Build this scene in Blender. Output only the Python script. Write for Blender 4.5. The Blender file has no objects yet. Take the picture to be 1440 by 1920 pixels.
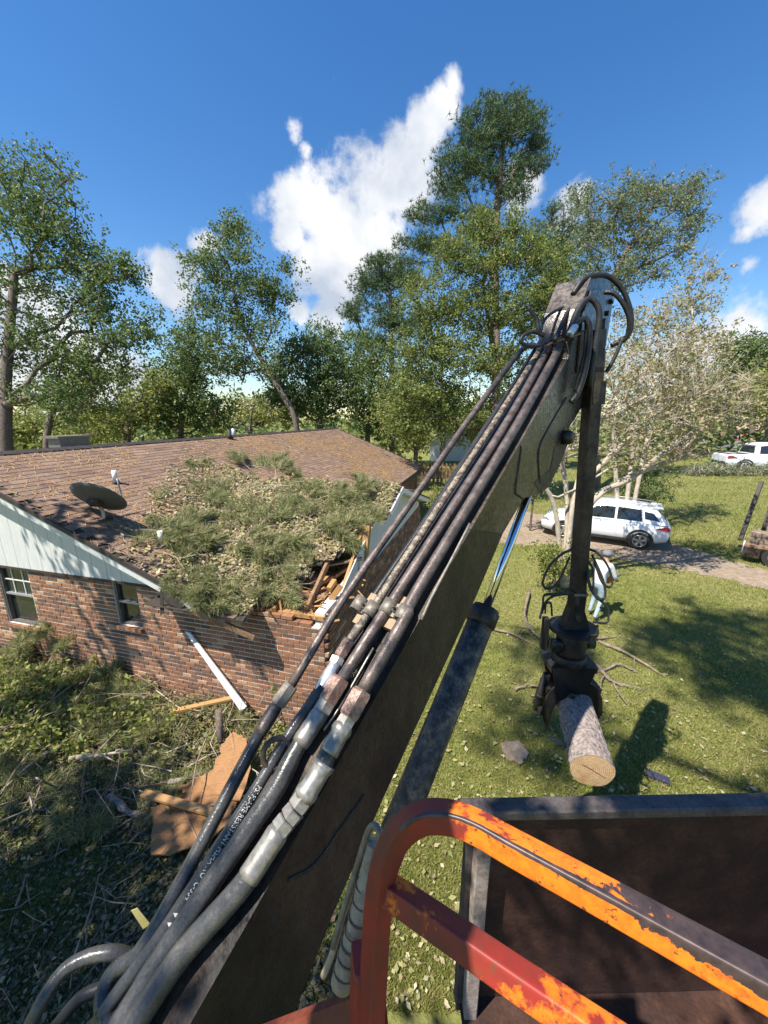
import bpy, bmesh, math, random
import numpy as np
from mathutils import Vector, Matrix
R = math.radians
rng = np.random.default_rng(7)
random.seed(7)
scene = bpy.context.scene
C = scene.collection

# ------------------------------------------------------------------ camera, sky, sun, exposure
FPX, PITCH, CAMH = 721.0, R(13.9), 5.0          # focal length in photo pixels (1440 x 1920), tilt below the horizon, eye height
cam = bpy.data.cameras.new('camera'); camo = bpy.data.objects.new('camera', cam); C.objects.link(camo)
camo.location = (0, 0, CAMH); camo.rotation_euler = (R(90) - PITCH, 0, 0)
cam.sensor_fit = 'VERTICAL'; cam.sensor_height = 36; cam.lens = FPX / 1920 * 36
cam.clip_start = .02; cam.clip_end = 2000
scene.camera = camo
SUN = np.array([-.50, -.33, 1.0]); SUN /= np.linalg.norm(SUN)     # towards the sun
sl = bpy.data.lights.new('sun', 'SUN'); so = bpy.data.objects.new('sun', sl); C.objects.link(so)
sl.energy = 5.0; sl.angle = R(.53); sl.color = (1, .93, .82)
so.rotation_euler = Vector(SUN).to_track_quat('Z', 'Y').to_euler()
so.location = (-10, -7, 20)
vs = scene.view_settings
vs.view_transform = 'Standard'; vs.look = 'None'; vs.exposure = .86; vs.gamma = 1; vs.use_curve_mapping = False
CAM = np.array([0, 0, CAMH]); FW = np.array([0, math.cos(PITCH), -math.sin(PITCH)])
UP = np.array([0, math.sin(PITCH), math.cos(PITCH)]); RT = np.array([1., 0, 0])
def ray(x, y): return FW + RT*(x-720)/FPX + UP*(960-y)/FPX
def P(x, y, z): return CAM + ray(x, y)*z                           # photo pixel + depth -> world
def G(x, y, h=0.): r = ray(x, y); return CAM + r*((h-CAMH)/r[2])   # photo pixel -> point at height h
def PL(x, y, o, n): r = ray(x, y); return CAM + r*(np.dot(o-CAM, n)/np.dot(r, n))
def proj(p):
    q = np.asarray(p, float) - CAM; z = q@FW
    return 720+FPX*(q@RT)/z, 960-FPX*(q@UP)/z, z

def build_world():
    w = bpy.data.worlds.new('World'); scene.world = w; w.use_nodes = True
    nt = w.node_tree; nt.nodes.clear(); N = nt.nodes.new; Lk = nt.links.new
    out = N('ShaderNodeOutputWorld'); bg = N('ShaderNodeBackground'); Lk(bg.outputs[0], out.inputs[0])
    sky = N('ShaderNodeTexSky'); sky.sky_type = 'NISHITA'; sky.sun_disc = False
    sky.sun_elevation = math.asin(SUN[2]); sky.sun_rotation = math.atan2(SUN[0], SUN[1])
    sky.altitude = 50; sky.air_density = 1.15; sky.dust_density = .2; sky.ozone_density = 3.0
    hs = N('ShaderNodeHueSaturation'); hs.inputs['Saturation'].default_value = 1.30; hs.inputs['Value'].default_value = 1.32; hs.inputs['Hue'].default_value = .505
    Lk(sky.outputs[0], hs.inputs['Color'])
    tc = N('ShaderNodeTexCoord')
    def math_(op, a, b=None, c=None):
        m = N('ShaderNodeMath'); m.operation = op
        for k, x in enumerate((a, b, c)):
            if x is None: continue
            if isinstance(x, (int, float)): m.inputs[k].default_value = x
            else: Lk(x, m.inputs[k])
        return m.outputs[0]
    lobes = [(590,400,70),(640,420,85),(700,350,80),(745,290,60),(790,250,45),(825,195,34),(850,155,24),(620,480,80),(690,450,90),(640,560,50),(760,330,70),
             (545,430,45),(325,535,58),(350,510,40),(550,248,20),(573,285,17),(1430,390,46),(1405,430,30),(1410,640,60),(1280,730,110),
             (240,735,90),(380,465,34),(560,585,26),(60,660,130),(985,360,42),(1060,385,40),(1400,490,16),(620,600,40)]
    acc = None
    for x, y, r in lobes:
        d = ray(x, y); n = np.linalg.norm(d); d = d/n; rad = r/FPX/n
        vm = N('ShaderNodeVectorMath'); vm.operation = 'DISTANCE'; Lk(tc.outputs['Generated'], vm.inputs[0]); vm.inputs[1].default_value = d
        mr = N('ShaderNodeMapRange'); mr.interpolation_type = 'SMOOTHSTEP'
        Lk(vm.outputs['Value'], mr.inputs[0]); mr.inputs[1].default_value = rad*1.9; mr.inputs[2].default_value = 0
        mr.inputs[3].default_value = 0; mr.inputs[4].default_value = 1
        lo_ = mr.outputs[0] if r > 40 else math_('MULTIPLY', mr.outputs[0], .35+.015*r)
        acc = lo_ if acc is None else math_('MAXIMUM', acc, lo_)
    no = N('ShaderNodeTexNoise'); no.inputs['Scale'].default_value = 10; no.inputs['Detail'].default_value = 12; no.inputs['Roughness'].default_value = .62
    no.inputs['Distortion'].default_value = .15
    Lk(tc.outputs['Generated'], no.inputs['Vector'])
    # cloud cover = lobe + broken edge
    s = math_('ADD', acc, math_('MULTIPLY', math_('SUBTRACT', no.outputs[0], .5), 2.2))
    mr = N('ShaderNodeMapRange'); mr.interpolation_type = 'SMOOTHSTEP'; Lk(s, mr.inputs[0])
    mr.inputs[1].default_value = .30; mr.inputs[2].default_value = .78
    cover = math_('MULTIPLY', mr.outputs[0], math_('GREATER_THAN', acc, .0001))
    n2 = N('ShaderNodeTexNoise'); n2.inputs['Scale'].default_value = 6.5; n2.inputs['Detail'].default_value = 5
    Lk(tc.outputs['Generated'], n2.inputs['Vector'])
    cr = N('ShaderNodeValToRGB'); Lk(n2.outputs[0], cr.inputs[0])
    cr.color_ramp.elements[0].position = .36; cr.color_ramp.elements[0].color = (4.3, 4.9, 5.9, 1)
    cr.color_ramp.elements[1].position = .56; cr.color_ramp.elements[1].color = (7.6, 7.7, 7.9, 1)
    mix = N('ShaderNodeMix'); mix.data_type = 'RGBA'
    Lk(cover, mix.inputs[0]); Lk(hs.outputs[0], mix.inputs[6]); Lk(cr.outputs[0], mix.inputs[7])
    Lk(mix.outputs[2], bg.inputs[0]); bg.inputs[1].default_value = .074
build_world()

# ------------------------------------------------------------------ materials
MATS = {}
def ramp_set(cr, stops, const=False):
    r = cr.color_ramp
    if const: r.interpolation = 'CONSTANT'
    while len(r.elements) > 1: r.elements.remove(r.elements[-1])
    for i, (p, c) in enumerate(stops):
        e = r.elements[0] if i == 0 else r.elements.new(p)
        e.position = p; e.color = (*c, 1)
def M(name, stops, rough=.7, metal=0., src='noise', scale=6., detail=5., bump=0., bscale=60., trans=0., const=False, spec=.5,
      stretch=None, fine=0., rvar=0., coat=0., bdist=.01):
    """procedural material: stops = colour ramp driven by noise / random per island / random per object"""
    if name in MATS: return MATS[name]
    m = bpy.data.materials.new(name); m.use_nodes = True; nt = m.node_tree; N = nt.nodes.new; Lk = nt.links.new
    b = nt.nodes['Principled BSDF']; b.inputs['Roughness'].default_value = rough; b.inputs['Metallic'].default_value = metal
    b.inputs['Specular IOR Level'].default_value = spec; b.inputs['Coat Weight'].default_value = coat
    tc = N('ShaderNodeTexCoord'); vec = tc.outputs['Object']
    if stretch:
        mp = N('ShaderNodeMapping'); Lk(vec, mp.inputs[0]); mp.inputs['Scale'].default_value = stretch; vec = mp.outputs[0]
    if isinstance(stops, tuple): stops = [(0, stops)]
    cr = N('ShaderNodeValToRGB'); ramp_set(cr, stops, const)
    if src == 'noise':
        no = N('ShaderNodeTexNoise'); Lk(vec, no.inputs['Vector']); no.inputs['Scale'].default_value = scale
        no.inputs['Detail'].default_value = detail; no.inputs['Roughness'].default_value = .62; Lk(no.outputs[0], cr.inputs[0])
    elif src == 'island':
        g = N('ShaderNodeNewGeometry'); Lk(g.outputs['Random Per Island'], cr.inputs[0])
    elif src == 'object':
        g = N('ShaderNodeObjectInfo'); Lk(g.outputs['Random'], cr.inputs[0])
    col = cr.outputs[0]
    if fine:
        n3 = N('ShaderNodeTexNoise'); Lk(vec, n3.inputs['Vector']); n3.inputs['Scale'].default_value = bscale; n3.inputs['Detail'].default_value = 6
        mr = N('ShaderNodeMapRange'); Lk(n3.outputs[0], mr.inputs[0]); mr.inputs[1].default_value = .3; mr.inputs[2].default_value = .7
        mr.inputs[3].default_value = 1-fine; mr.inputs[4].default_value = 1+fine
        vm = N('ShaderNodeVectorMath'); vm.operation = 'SCALE'; Lk(col, vm.inputs[0]); Lk(mr.outputs[0], vm.inputs['Scale']); col = vm.outputs[0]
    Lk(col, b.inputs['Base Color'])
    if rvar:
        n4 = N('ShaderNodeTexNoise'); Lk(vec, n4.inputs['Vector']); n4.inputs['Scale'].default_value = bscale*.4
        mr = N('ShaderNodeMapRange'); Lk(n4.outputs[0], mr.inputs[0]); mr.inputs[1].default_value = .3; mr.inputs[2].default_value = .7
        mr.inputs[3].default_value = max(.05, rough-rvar); mr.inputs[4].default_value = min(1, rough+rvar); Lk(mr.outputs[0], b.inputs['Roughness'])
    if bump:
        n2 = N('ShaderNodeTexNoise'); Lk(vec, n2.inputs['Vector']); n2.inputs['Scale'].default_value = bscale; n2.inputs['Detail'].default_value = 6
        bp = N('ShaderNodeBump'); bp.inputs['Strength'].default_value = bump; bp.inputs['Distance'].default_value = bdist
        Lk(n2.outputs[0], bp.inputs['Height']); Lk(bp.outputs[0], b.inputs['Normal'])
    if trans:
        tr = N('ShaderNodeBsdfTranslucent'); Lk(col, tr.inputs[0]); mx = N('ShaderNodeMixShader'); mx.inputs[0].default_value = trans
        Lk(b.outputs[0], mx.inputs[1]); Lk(tr.outputs[0], mx.inputs[2]); Lk(mx.outputs[0], nt.nodes['Material Output'].inputs[0])
    MATS[name] = m
    return m
def leafmat(name, cols, trans=.35):
    n = len(cols); return M(name, [(i/(n-1), c) for i, c in enumerate(cols)], .55, src='island', trans=trans, spec=.35)

BRICKS = [(0, (.265, .125, .066)), (.22, (.215, .10, .056)), (.44, (.30, .15, .082)), (.64, (.135, .08, .055)), (.78, (.18, .10, .066)), (.89, (.42, .27, .165)), (.95, (.34, .19, .11))]
SHING = [(0, (.18, .112, .078)), (.25, (.235, .15, .105)), (.5, (.14, .088, .064)), (.72, (.275, .18, .128)), (.9, (.20, .135, .10))]
m_brick_o = M('brick_object', BRICKS, .85, src='object', const=True, bump=.5, bscale=45, fine=.3)
m_brick_i = M('brick_island', BRICKS, .85, src='island', const=True, bump=.5, bscale=45, fine=.3)
m_mortar = M('mortar', [(.3, (.60, .55, .48)), (.7, (.74, .69, .62))], .95, scale=9, bump=.4)
m_sh_o = M('shingle_object', SHING, .92, src='object', bump=.5, bscale=120, fine=.35)
m_sh_i = M('shingle_island', SHING, .92, src='island', bump=.5, bscale=120, fine=.35)
m_felt = M('roof_felt', [(.3, (.035, .028, .025)), (.7, (.06, .05, .043))], .95, scale=5, bump=.3)
m_siding = M('white_siding', [(.3, (.54, .56, .56)), (.7, (.66, .67, .66))], .6, scale=3, bump=.15, bscale=30, stretch=(6, 6, 1), fine=.06)
m_white = M('white_paint', [(.3, (.70, .71, .70)), (.7, (.8, .8, .78))], .5, scale=9, fine=.08)
m_winframe = M('dull_window_frame', [(.3, (.10, .095, .09)), (.7, (.2, .19, .18))], .5, .3, scale=20)
m_darktrim = M('dark_trim', [(.3, (.028, .022, .02)), (.7, (.06, .045, .036))], .7, scale=9, bump=.2)
m_glass = M('window_glass', (.02, .026, .028), .06, spec=.9)
m_alu = M('grey_aluminium', [(.3, (.36, .37, .38)), (.7, (.5, .5, .5))], .42, .55, scale=20, fine=.1)
m_wood = M('fresh_wood', [(.3, (.33, .16, .06)), (.55, (.46, .26, .10)), (.75, (.25, .115, .05))], .75, scale=5, stretch=(14, 14, 2), bump=.3, bscale=30, fine=.2)
m_wood_old = M('weathered_wood', [(.3, (.16, .095, .055)), (.6, (.30, .18, .10)), (.8, (.40, .26, .15))], .85, scale=7, bump=.4, bscale=40, fine=.2)
m_ply = M('plywood_face', [(.3, (.21, .095, .036)), (.5, (.31, .16, .062)), (.75, (.15, .065, .028))], .75, scale=4, stretch=(2, 11, 2), bump=.3, bscale=25, fine=.2)
m_steel_dark = M('dark_oily_steel', [(.34, (.020, .017, .016)), (.5, (.05, .037, .029)), (.7, (.095, .07, .052))], .55, .25, scale=4.5, bump=.2, bscale=70, fine=.3, rvar=.18)
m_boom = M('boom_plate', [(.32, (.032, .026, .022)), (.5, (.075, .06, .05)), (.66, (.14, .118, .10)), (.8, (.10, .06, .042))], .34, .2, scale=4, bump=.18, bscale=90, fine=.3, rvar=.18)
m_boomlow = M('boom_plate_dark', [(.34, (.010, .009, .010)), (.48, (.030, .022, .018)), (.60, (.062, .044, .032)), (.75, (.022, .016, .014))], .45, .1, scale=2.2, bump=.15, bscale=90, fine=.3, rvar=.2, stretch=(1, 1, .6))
m_black = M('black_paint', [(.3, (.008, .008, .008)), (.7, (.03, .027, .025))], .4, scale=12, bump=.15, bscale=80)
m_rubber = M('hose_rubber', [(.3, (.030, .031, .033)), (.55, (.058, .058, .058)), (.8, (.11, .10, .088))], .30, scale=9, bump=.3, bscale=120, fine=.25, rvar=.12, bdist=.004)
m_rubber_thin = M('thin_hose_rubber', [(.3, (.012, .012, .013)), (.7, (.03, .03, .03))], .5, scale=14, bump=.2)
m_pipe = M('weathered_pipe', [(.3, (.05, .040, .037)), (.5, (.115, .09, .08)), (.62, (.165, .132, .118)), (.78, (.07, .05, .042))], .48, .3, scale=16, bump=.35, bscale=140, fine=.3, rvar=.15, bdist=.004)
m_pipe_lichen = M('flaking_pipe', [(.35, (.06, .05, .045)), (.5, (.15, .115, .09)), (.56, (.34, .30, .22)), (.66, (.12, .09, .08))], .6, .2, scale=34, bump=.5, bscale=150, fine=.3, bdist=.004)
m_pipe_dark = M('dark_pipe', [(.3, (.018, .02, .026)), (.7, (.05, .05, .055))], .45, .3, scale=15, bump=.2, bscale=100)
m_fit = M('plated_fitting', [(.3, (.20, .185, .16)), (.5, (.34, .325, .295)), (.75, (.24, .20, .165))], .40, .55, scale=18, bump=.06, bscale=60, fine=.2)
m_fit_white = M('zinc_fitting', [(.3, (.55, .57, .57)), (.7, (.75, .77, .76))], .35, .6, scale=40, fine=.15)
m_nut = M('rusty_nut', [(.3, (.15, .085, .06)), (.5, (.26, .165, .13)), (.7, (.34, .26, .22))], .5, .5, scale=40, bump=.3, bscale=90, fine=.25)
m_clamp = M('clamp_block', [(.3, (.26, .18, .11)), (.7, (.38, .28, .18))], .7, scale=20, bump=.3)
m_clamp_grey = M('clamp_strap', [(.3, (.16, .145, .12)), (.7, (.28, .25, .21))], .55, .4, scale=25, bump=.25, fine=.2)
m_barrel = M('cylinder_barrel', [(.30, (.03, .027, .025)), (.46, (.06, .053, .047)), (.56, (.13, .105, .085)), (.63, (.26, .165, .09)), (.70, (.10, .085, .07))], .46, .0, spec=.3, scale=14, bump=.25, bscale=80, fine=.4, rvar=.12, bdist=.005)
m_chrome = M('chrome_rod', (.75, .76, .78), .09, 1.0)
m_guard = M('hose_guard', [(.3, (.20, .16, .12)), (.55, (.34, .28, .21)), (.72, (.48, .38, .2))], .65, scale=14, bump=.4, fine=.2)
m_boxsteel = M('box_steel', [(.32, (.018, .008, .006)), (.52, (.045, .018, .011)), (.7, (.08, .036, .022))], .7, .1, scale=4, bump=.3, bscale=40, fine=.3)
m_rim = M('box_rim', [(.3, (.055, .05, .055)), (.55, (.11, .095, .09)), (.75, (.17, .12, .09))], .62, .3, scale=9, bump=.3, bscale=50, fine=.25)
m_post = M('scuffed_post', [(.3, (.19, .14, .115)), (.5, (.34, .28, .24)), (.7, (.46, .40, .36))], .6, .25, scale=9, bump=.3, bscale=45, fine=.25)
m_bark = M('bark', [(.3, (.07, .052, .04)), (.55, (.16, .125, .10)), (.75, (.26, .21, .17))], .9, scale=9, stretch=(3, 3, 1), bump=.7, bscale=25, fine=.3)
m_bark_pine = M('pine_bark', [(.3, (.085, .055, .042)), (.55, (.18, .125, .095)), (.75, (.28, .20, .16))], .9, scale=7, stretch=(3, 3, 1), bump=.7, bscale=22, fine=.3)
m_bark_pale = M('pale_bark', [(.3, (.29, .235, .17)), (.55, (.44, .375, .29)), (.75, (.55, .49, .40))], .85, scale=5, bump=.3, bscale=30)
m_logend = M('sawn_end', [(.3, (.52, .33, .17)), (.55, (.64, .45, .26)), (.75, (.46, .27, .12))], .8, scale=7, bump=.3, fine=.15)
m_stick = M('fallen_stick', [(.3, (.13, .095, .07)), (.55, (.25, .19, .14)), (.8, (.38, .31, .24))], .85, scale=9, bump=.4)
m_carwhite = M('car_white', (.74, .75, .77), .28, coat=.6)
m_plastic = M('black_plastic', [(.3, (.018, .018, .019)), (.7, (.03, .03, .03))], .55, scale=30)
m_tyre = M('tyre', [(.3, (.014, .014, .014)), (.7, (.03, .028, .026))], .8, scale=30, bump=.2)
m_rimalloy = M('alloy', (.55, .56, .57), .32, .85)
m_red = M('tail_light_red', (.45, .015, .02), .2, coat=.5)
m_asphalt = M('asphalt', [(.3, (.14, .14, .145)), (.7, (.2, .2, .2))], .9, scale=2, fine=.1)
m_conc = M('concrete', [(.3, (.36, .33, .29)), (.7, (.5, .46, .42))], .9, scale=3)
m_letter = M('hose_lettering', [(.35, (.72, .70, .64)), (.6, (.82, .81, .78))], .6, scale=60)

def ring_material():
    m = m_logend; nt = m.node_tree; N = nt.nodes.new; Lk = nt.links.new; b = nt.nodes['Principled BSDF']; old = b.inputs['Base Color'].links[0].from_socket
    tc = N('ShaderNodeTexCoord'); ln = N('ShaderNodeVectorMath'); ln.operation = 'LENGTH'; ad = N('ShaderNodeVectorMath'); ad.inputs[1].default_value = (.018, .0, -.012); Lk(tc.outputs['Object'], ad.inputs[0]); Lk(ad.outputs[0], ln.inputs[0])
    no = N('ShaderNodeTexNoise'); no.inputs['Scale'].default_value = 9; Lk(tc.outputs['Object'], no.inputs['Vector'])
    a = N('ShaderNodeMath'); a.operation = 'MULTIPLY_ADD'; Lk(no.outputs[0], a.inputs[0]); a.inputs[1].default_value = .03; Lk(ln.outputs['Value'], a.inputs[2])
    w = N('ShaderNodeMath'); w.operation = 'MULTIPLY'; Lk(a.outputs[0], w.inputs[0]); w.inputs[1].default_value = 420
    sn = N('ShaderNodeMath'); sn.operation = 'SINE'; Lk(w.outputs[0], sn.inputs[0]); mr = N('ShaderNodeMapRange'); Lk(sn.outputs[0], mr.inputs[0]); mr.inputs[1].default_value = -1; mr.inputs[3].default_value = .72; mr.inputs[4].default_value = 1.06
    sc = N('ShaderNodeVectorMath'); sc.operation = 'SCALE'; Lk(old, sc.inputs[0]); Lk(mr.outputs[0], sc.inputs['Scale']); Lk(sc.outputs[0], b.inputs['Base Color'])
ring_material()
def rail_material():
    m = bpy.data.materials.new('worn_rail_paint'); m.use_nodes = True; nt = m.node_tree; N = nt.nodes.new; Lk = nt.links.new
    b = nt.nodes['Principled BSDF']; tc = N('ShaderNodeTexCoord')
    def noise(scale, det=6, rough=.65):
        n = N('ShaderNodeTexNoise'); Lk(tc.outputs['Object'], n.inputs['Vector']); n.inputs['Scale'].default_value = scale
        n.inputs['Detail'].default_value = det; n.inputs['Roughness'].default_value = rough; return n.outputs[0]
    def mixc(f, a, bb):
        x = N('ShaderNodeMix'); x.data_type = 'RGBA'; Lk(f, x.inputs[0])
        for k, v in ((6, a), (7, bb)):
            if isinstance(v, tuple): x.inputs[k].default_value = (*v, 1)
            else: Lk(v, x.inputs[k])
        return x.outputs[2]
    def step(v, lo, hi):
        r = N('ShaderNodeMapRange'); Lk(v, r.inputs[0]); r.inputs[1].default_value = lo; r.inputs[2].default_value = hi; return r.outputs[0]
    at = N('ShaderNodeAttribute'); at.attribute_name = 'wear'
    add = N('ShaderNodeMath'); add.operation = 'ADD'
    nb = N('ShaderNodeMath'); nb.operation = 'MULTIPLY_ADD'; Lk(noise(26), nb.inputs[0]); nb.inputs[1].default_value = 1.1; nb.inputs[2].default_value = -.55
    Lk(at.outputs['Fac'], add.inputs[0]); Lk(nb.outputs[0], add.inputs[1])
    bare = step(add.outputs[0], .46, .50)
    rd = N('ShaderNodeAttribute'); rd.attribute_name = 'shade_redness'; ra = N('ShaderNodeMath'); ra.operation = 'MULTIPLY_ADD'; Lk(rd.outputs['Fac'], ra.inputs[0]); ra.inputs[1].default_value = .3; Lk(noise(11), ra.inputs[2])
    red = step(ra.outputs[0], .54, .60)
    orange = mixc(step(noise(55), .4, .65), (.80, .21, .012), (.66, .13, .01))
    paint = mixc(red, orange, mixc(step(noise(5), .42, .6), (.30, .028, .018), (.15, .03, .022)))  # red undercoat, spread further where shade is painted in
    spots = step(noise(70, 3), .62, .66)
    paint = mixc(spots, paint, (.16, .05, .025))
    metal = mixc(step(noise(40), .35, .7), (.05, .036, .036), (.12, .08, .074))
    Lk(mixc(bare, paint, metal), b.inputs['Base Color'])
    rr = N('ShaderNodeMapRange'); Lk(bare, rr.inputs[0]); rr.inputs[3].default_value = .55; rr.inputs[4].default_value = .42; Lk(rr.outputs[0], b.inputs['Roughness'])
    mm = N('ShaderNodeMath'); mm.operation = 'MULTIPLY'; Lk(bare, mm.inputs[0]); mm.inputs[1].default_value = .35; Lk(mm.outputs[0], b.inputs['Metallic'])
    bp = N('ShaderNodeBump'); bp.inputs['Strength'].default_value = .35; bp.inputs['Distance'].default_value = .003
    inv = N('ShaderNodeMath'); inv.operation = 'SUBTRACT'; inv.inputs[0].default_value = 1; Lk(bare, inv.inputs[1])
    Lk(inv.outputs[0], bp.inputs['Height']); Lk(bp.outputs[0], b.inputs['Normal'])
    return m
m_rail = rail_material()

def ground_material(name, cols, sc1=.35, sc2=5., patch=(.42, .58)):
    """two noises choose between two colour families, a fine one breaks them up"""
    m = bpy.data.materials.new(name); m.use_nodes = True; nt = m.node_tree; N = nt.nodes.new; Lk = nt.links.new
    b = nt.nodes['Principled BSDF']; b.inputs['Roughness'].default_value = .95; b.inputs['Specular IOR Level'].default_value = .15
    tc = N('ShaderNodeTexCoord')
    def noise(s, d=6):
        n = N('ShaderNodeTexNoise'); Lk(tc.outputs['Object'], n.inputs['Vector']); n.inputs['Scale'].default_value = s; n.inputs['Detail'].default_value = d
        n.inputs['Roughness'].default_value = .65; return n.outputs[0]
    a = N('ShaderNodeValToRGB'); Lk(noise(sc2), a.inputs[0]); ramp_set(a, [(.32, cols[0]), (.5, cols[1]), (.68, cols[2])])
    c = N('ShaderNodeValToRGB'); Lk(noise(sc2*1.7), c.inputs[0]); ramp_set(c, [(.32, cols[3]), (.5, cols[4]), (.68, cols[5])])
    mr = N('ShaderNodeMapRange'); Lk(noise(sc1), mr.inputs[0]); mr.inputs[1].default_value = patch[0]; mr.inputs[2].default_value = patch[1]
    mx = N('ShaderNodeMix'); mx.data_type = 'RGBA'; Lk(mr.outputs[0], mx.inputs[0]); Lk(a.outputs[0], mx.inputs[6]); Lk(c.outputs[0], mx.inputs[7])
    Lk(mx.outputs[2], b.inputs['Base Color'])
    bp = N('ShaderNodeBump'); bp.inputs['Strength'].default_value = .8; bp.inputs['Distance'].default_value = .05; Lk(noise(sc2*5), bp.inputs['Height']); Lk(bp.outputs[0], b.inputs['Normal'])
    return m
m_ground = ground_material('lawn_soil', [(.075, .10, .024), (.15, .17, .04), (.23, .23, .07), (.23, .18, .085), (.18, .19, .055), (.34, .28, .14)])
m_drive = ground_material('dirt_drive', [(.22, .165, .115), (.32, .25, .18), (.40, .325, .245), (.17, .125, .088), (.27, .21, .15), (.35, .29, .22)], .6, 4)

# ------------------------------------------------------------------ mesh helpers
WLOC = {}
def npa(x): return np.asarray(x, float)
class MB:
    """collects geometry; build() links it as one mesh object"""
    def __init__(s): s.v = []; s.f = []; s.n = 0; s.sm = []; s.fm = []
    def add(s, v, f, smooth=False, mi=0):
        v = npa(v).reshape(-1, 3); s.v.append(v)
        for q in f: s.f.append([i+s.n for i in q]); s.sm.append(smooth); s.fm.append(mi)
        s.n += len(v); return s
    def box(s, c, dx, dy, dz, mi=0):           # centre and three half-axis vectors
        c, dx, dy, dz = map(npa, (c, dx, dy, dz))
        v = [c+a*dx+b*dy+e*dz for a in (-1, 1) for b in (-1, 1) for e in (-1, 1)]
        return s.add(v, [(0,1,3,2),(4,6,7,5),(0,4,5,1),(2,3,7,6),(0,2,6,4),(1,5,7,3)], mi=mi)
    def bar(s, a, b, w, h, up=(0, 0, 1)):      # a plank from a to b
        a, b = npa(a), npa(b); d = b-a; L = np.linalg.norm(d); d /= L
        x = np.cross(d, npa(up)); x /= np.linalg.norm(x); z = np.cross(x, d)
        return s.box((a+b)/2, d*L/2, x*w/2, z*h/2)
    def cbox(s, c, dx, dy, dz, ch=.15):        # box with chamfered long edges (chamfer as a share of the smaller half size)
        c, dx, dy, dz = map(npa, (c, dx, dy, dz))
        k = ch*min(np.linalg.norm(dy), np.linalg.norm(dz)); ky, kz = k/np.linalg.norm(dy), k/np.linalg.norm(dz)
        prof = [(-1+ky,-1),(1-ky,-1),(1,-1+kz),(1,1-kz),(1-ky,1),(-1+ky,1),(-1,1-kz),(-1,-1+kz)]
        v = [c+e*dx+a*dy+b*dz for e in (-1, 1) for a, b in prof]
        return s.add(v, [tuple(range(7,-1,-1)), tuple(range(8,16))]+[(i,(i+1)%8,8+(i+1)%8,8+i) for i in range(8)])
    def tube(s, pts, rad, n=10, cap=True, smooth=True):
        pts = npa(pts); k = len(pts); rad = np.broadcast_to(npa(rad), (k,))
        t = np.gradient(pts, axis=0); t /= np.linalg.norm(t, axis=1)[:, None]+1e-12
        ref = np.array([0, 0, 1.]) if abs(t[0][2]) < .9 else np.array([1., 0, 0])
        x = np.cross(t[0], ref); x /= np.linalg.norm(x); a = np.arange(n)*2*math.pi/n; vs_ = []
        for i in range(k):
            x = x - t[i]*(x@t[i]); x /= np.linalg.norm(x)+1e-12; y = np.cross(t[i], x)
            vs_.append(pts[i]+rad[i]*(np.cos(a)[:, None]*x+np.sin(a)[:, None]*y))
        f = [(i*n+j, i*n+(j+1) % n, (i+1)*n+(j+1) % n, (i+1)*n+j) for i in range(k-1) for j in range(n)]
        s.add(np.concatenate(vs_), f, smooth)
        if cap:
            b = s.n-k*n; s.f.append([b+j for j in range(n)][::-1]); s.f.append([b+(k-1)*n+j for j in range(n)]); s.sm += [False]*2; s.fm += [0]*2
        return s
    def prism(s, poly, ext, smooth=False):     # planar polygon extruded by a vector
        p = npa(poly); k = len(p); s.add(np.concatenate([p, p+npa(ext)]), [tuple(range(k)), tuple(range(2*k-1, k-1, -1))]+[(i, k+i, k+(i+1) % k, (i+1) % k) for i in range(k)], smooth)
        return s
    def ring(s, c, ax, R_, r, n=24, m=8, sx=None):  # torus
        ax = npa(ax)/np.linalg.norm(ax); x = npa(sx) if sx is not None else np.cross(ax, (0, 0, 1.)); x /= np.linalg.norm(x); y = np.cross(ax, x)
        v = []
        for i in range(n):
            a = 2*math.pi*i/n; d = math.cos(a)*x+math.sin(a)*y
            for j in range(m):
                b = 2*math.pi*j/m; v.append(npa(c)+d*(R_+r*math.cos(b))+ax*r*math.sin(b))
        return s.add(v, [(i*m+j, i*m+(j+1) % m, ((i+1) % n)*m+(j+1) % m, ((i+1) % n)*m+j) for i in range(n) for j in range(m)], True)
    def build(s, name, mat, parent=None, base=None):
        v = np.concatenate(s.v); return link(name, v, s.f, mat, parent, base, s.sm, s.fm)
def link(name, v, f, mat, parent=None, base=None, sm=None, fm=None):
    v = npa(v)
    if parent is not None: o0 = WLOC[parent.name]
    elif base is not None: o0 = npa(base)
    else: o0 = np.array([*((v.min(0)+v.max(0))/2)[:2], v[:, 2].min()])
    me = bpy.data.meshes.new(name); me.from_pydata((v-o0).tolist(), [], [tuple(q) for q in f])
    mats = mat if isinstance(mat, (list, tuple)) else [mat]
    for m in mats: me.materials.append(m)
    if sm is not None: me.polygons.foreach_set('use_smooth', np.array(sm, bool))
    if fm is not None and len(mats) > 1: me.polygons.foreach_set('material_index', np.array(fm, np.int32))
    return place(name, me, parent, o0)
def place(name, me, parent, o0):
    o = bpy.data.objects.new(name, me); C.objects.link(o)
    if parent is not None: o.parent = parent
    else: o.location = o0
    WLOC[o.name] = npa(o0); return o
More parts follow.
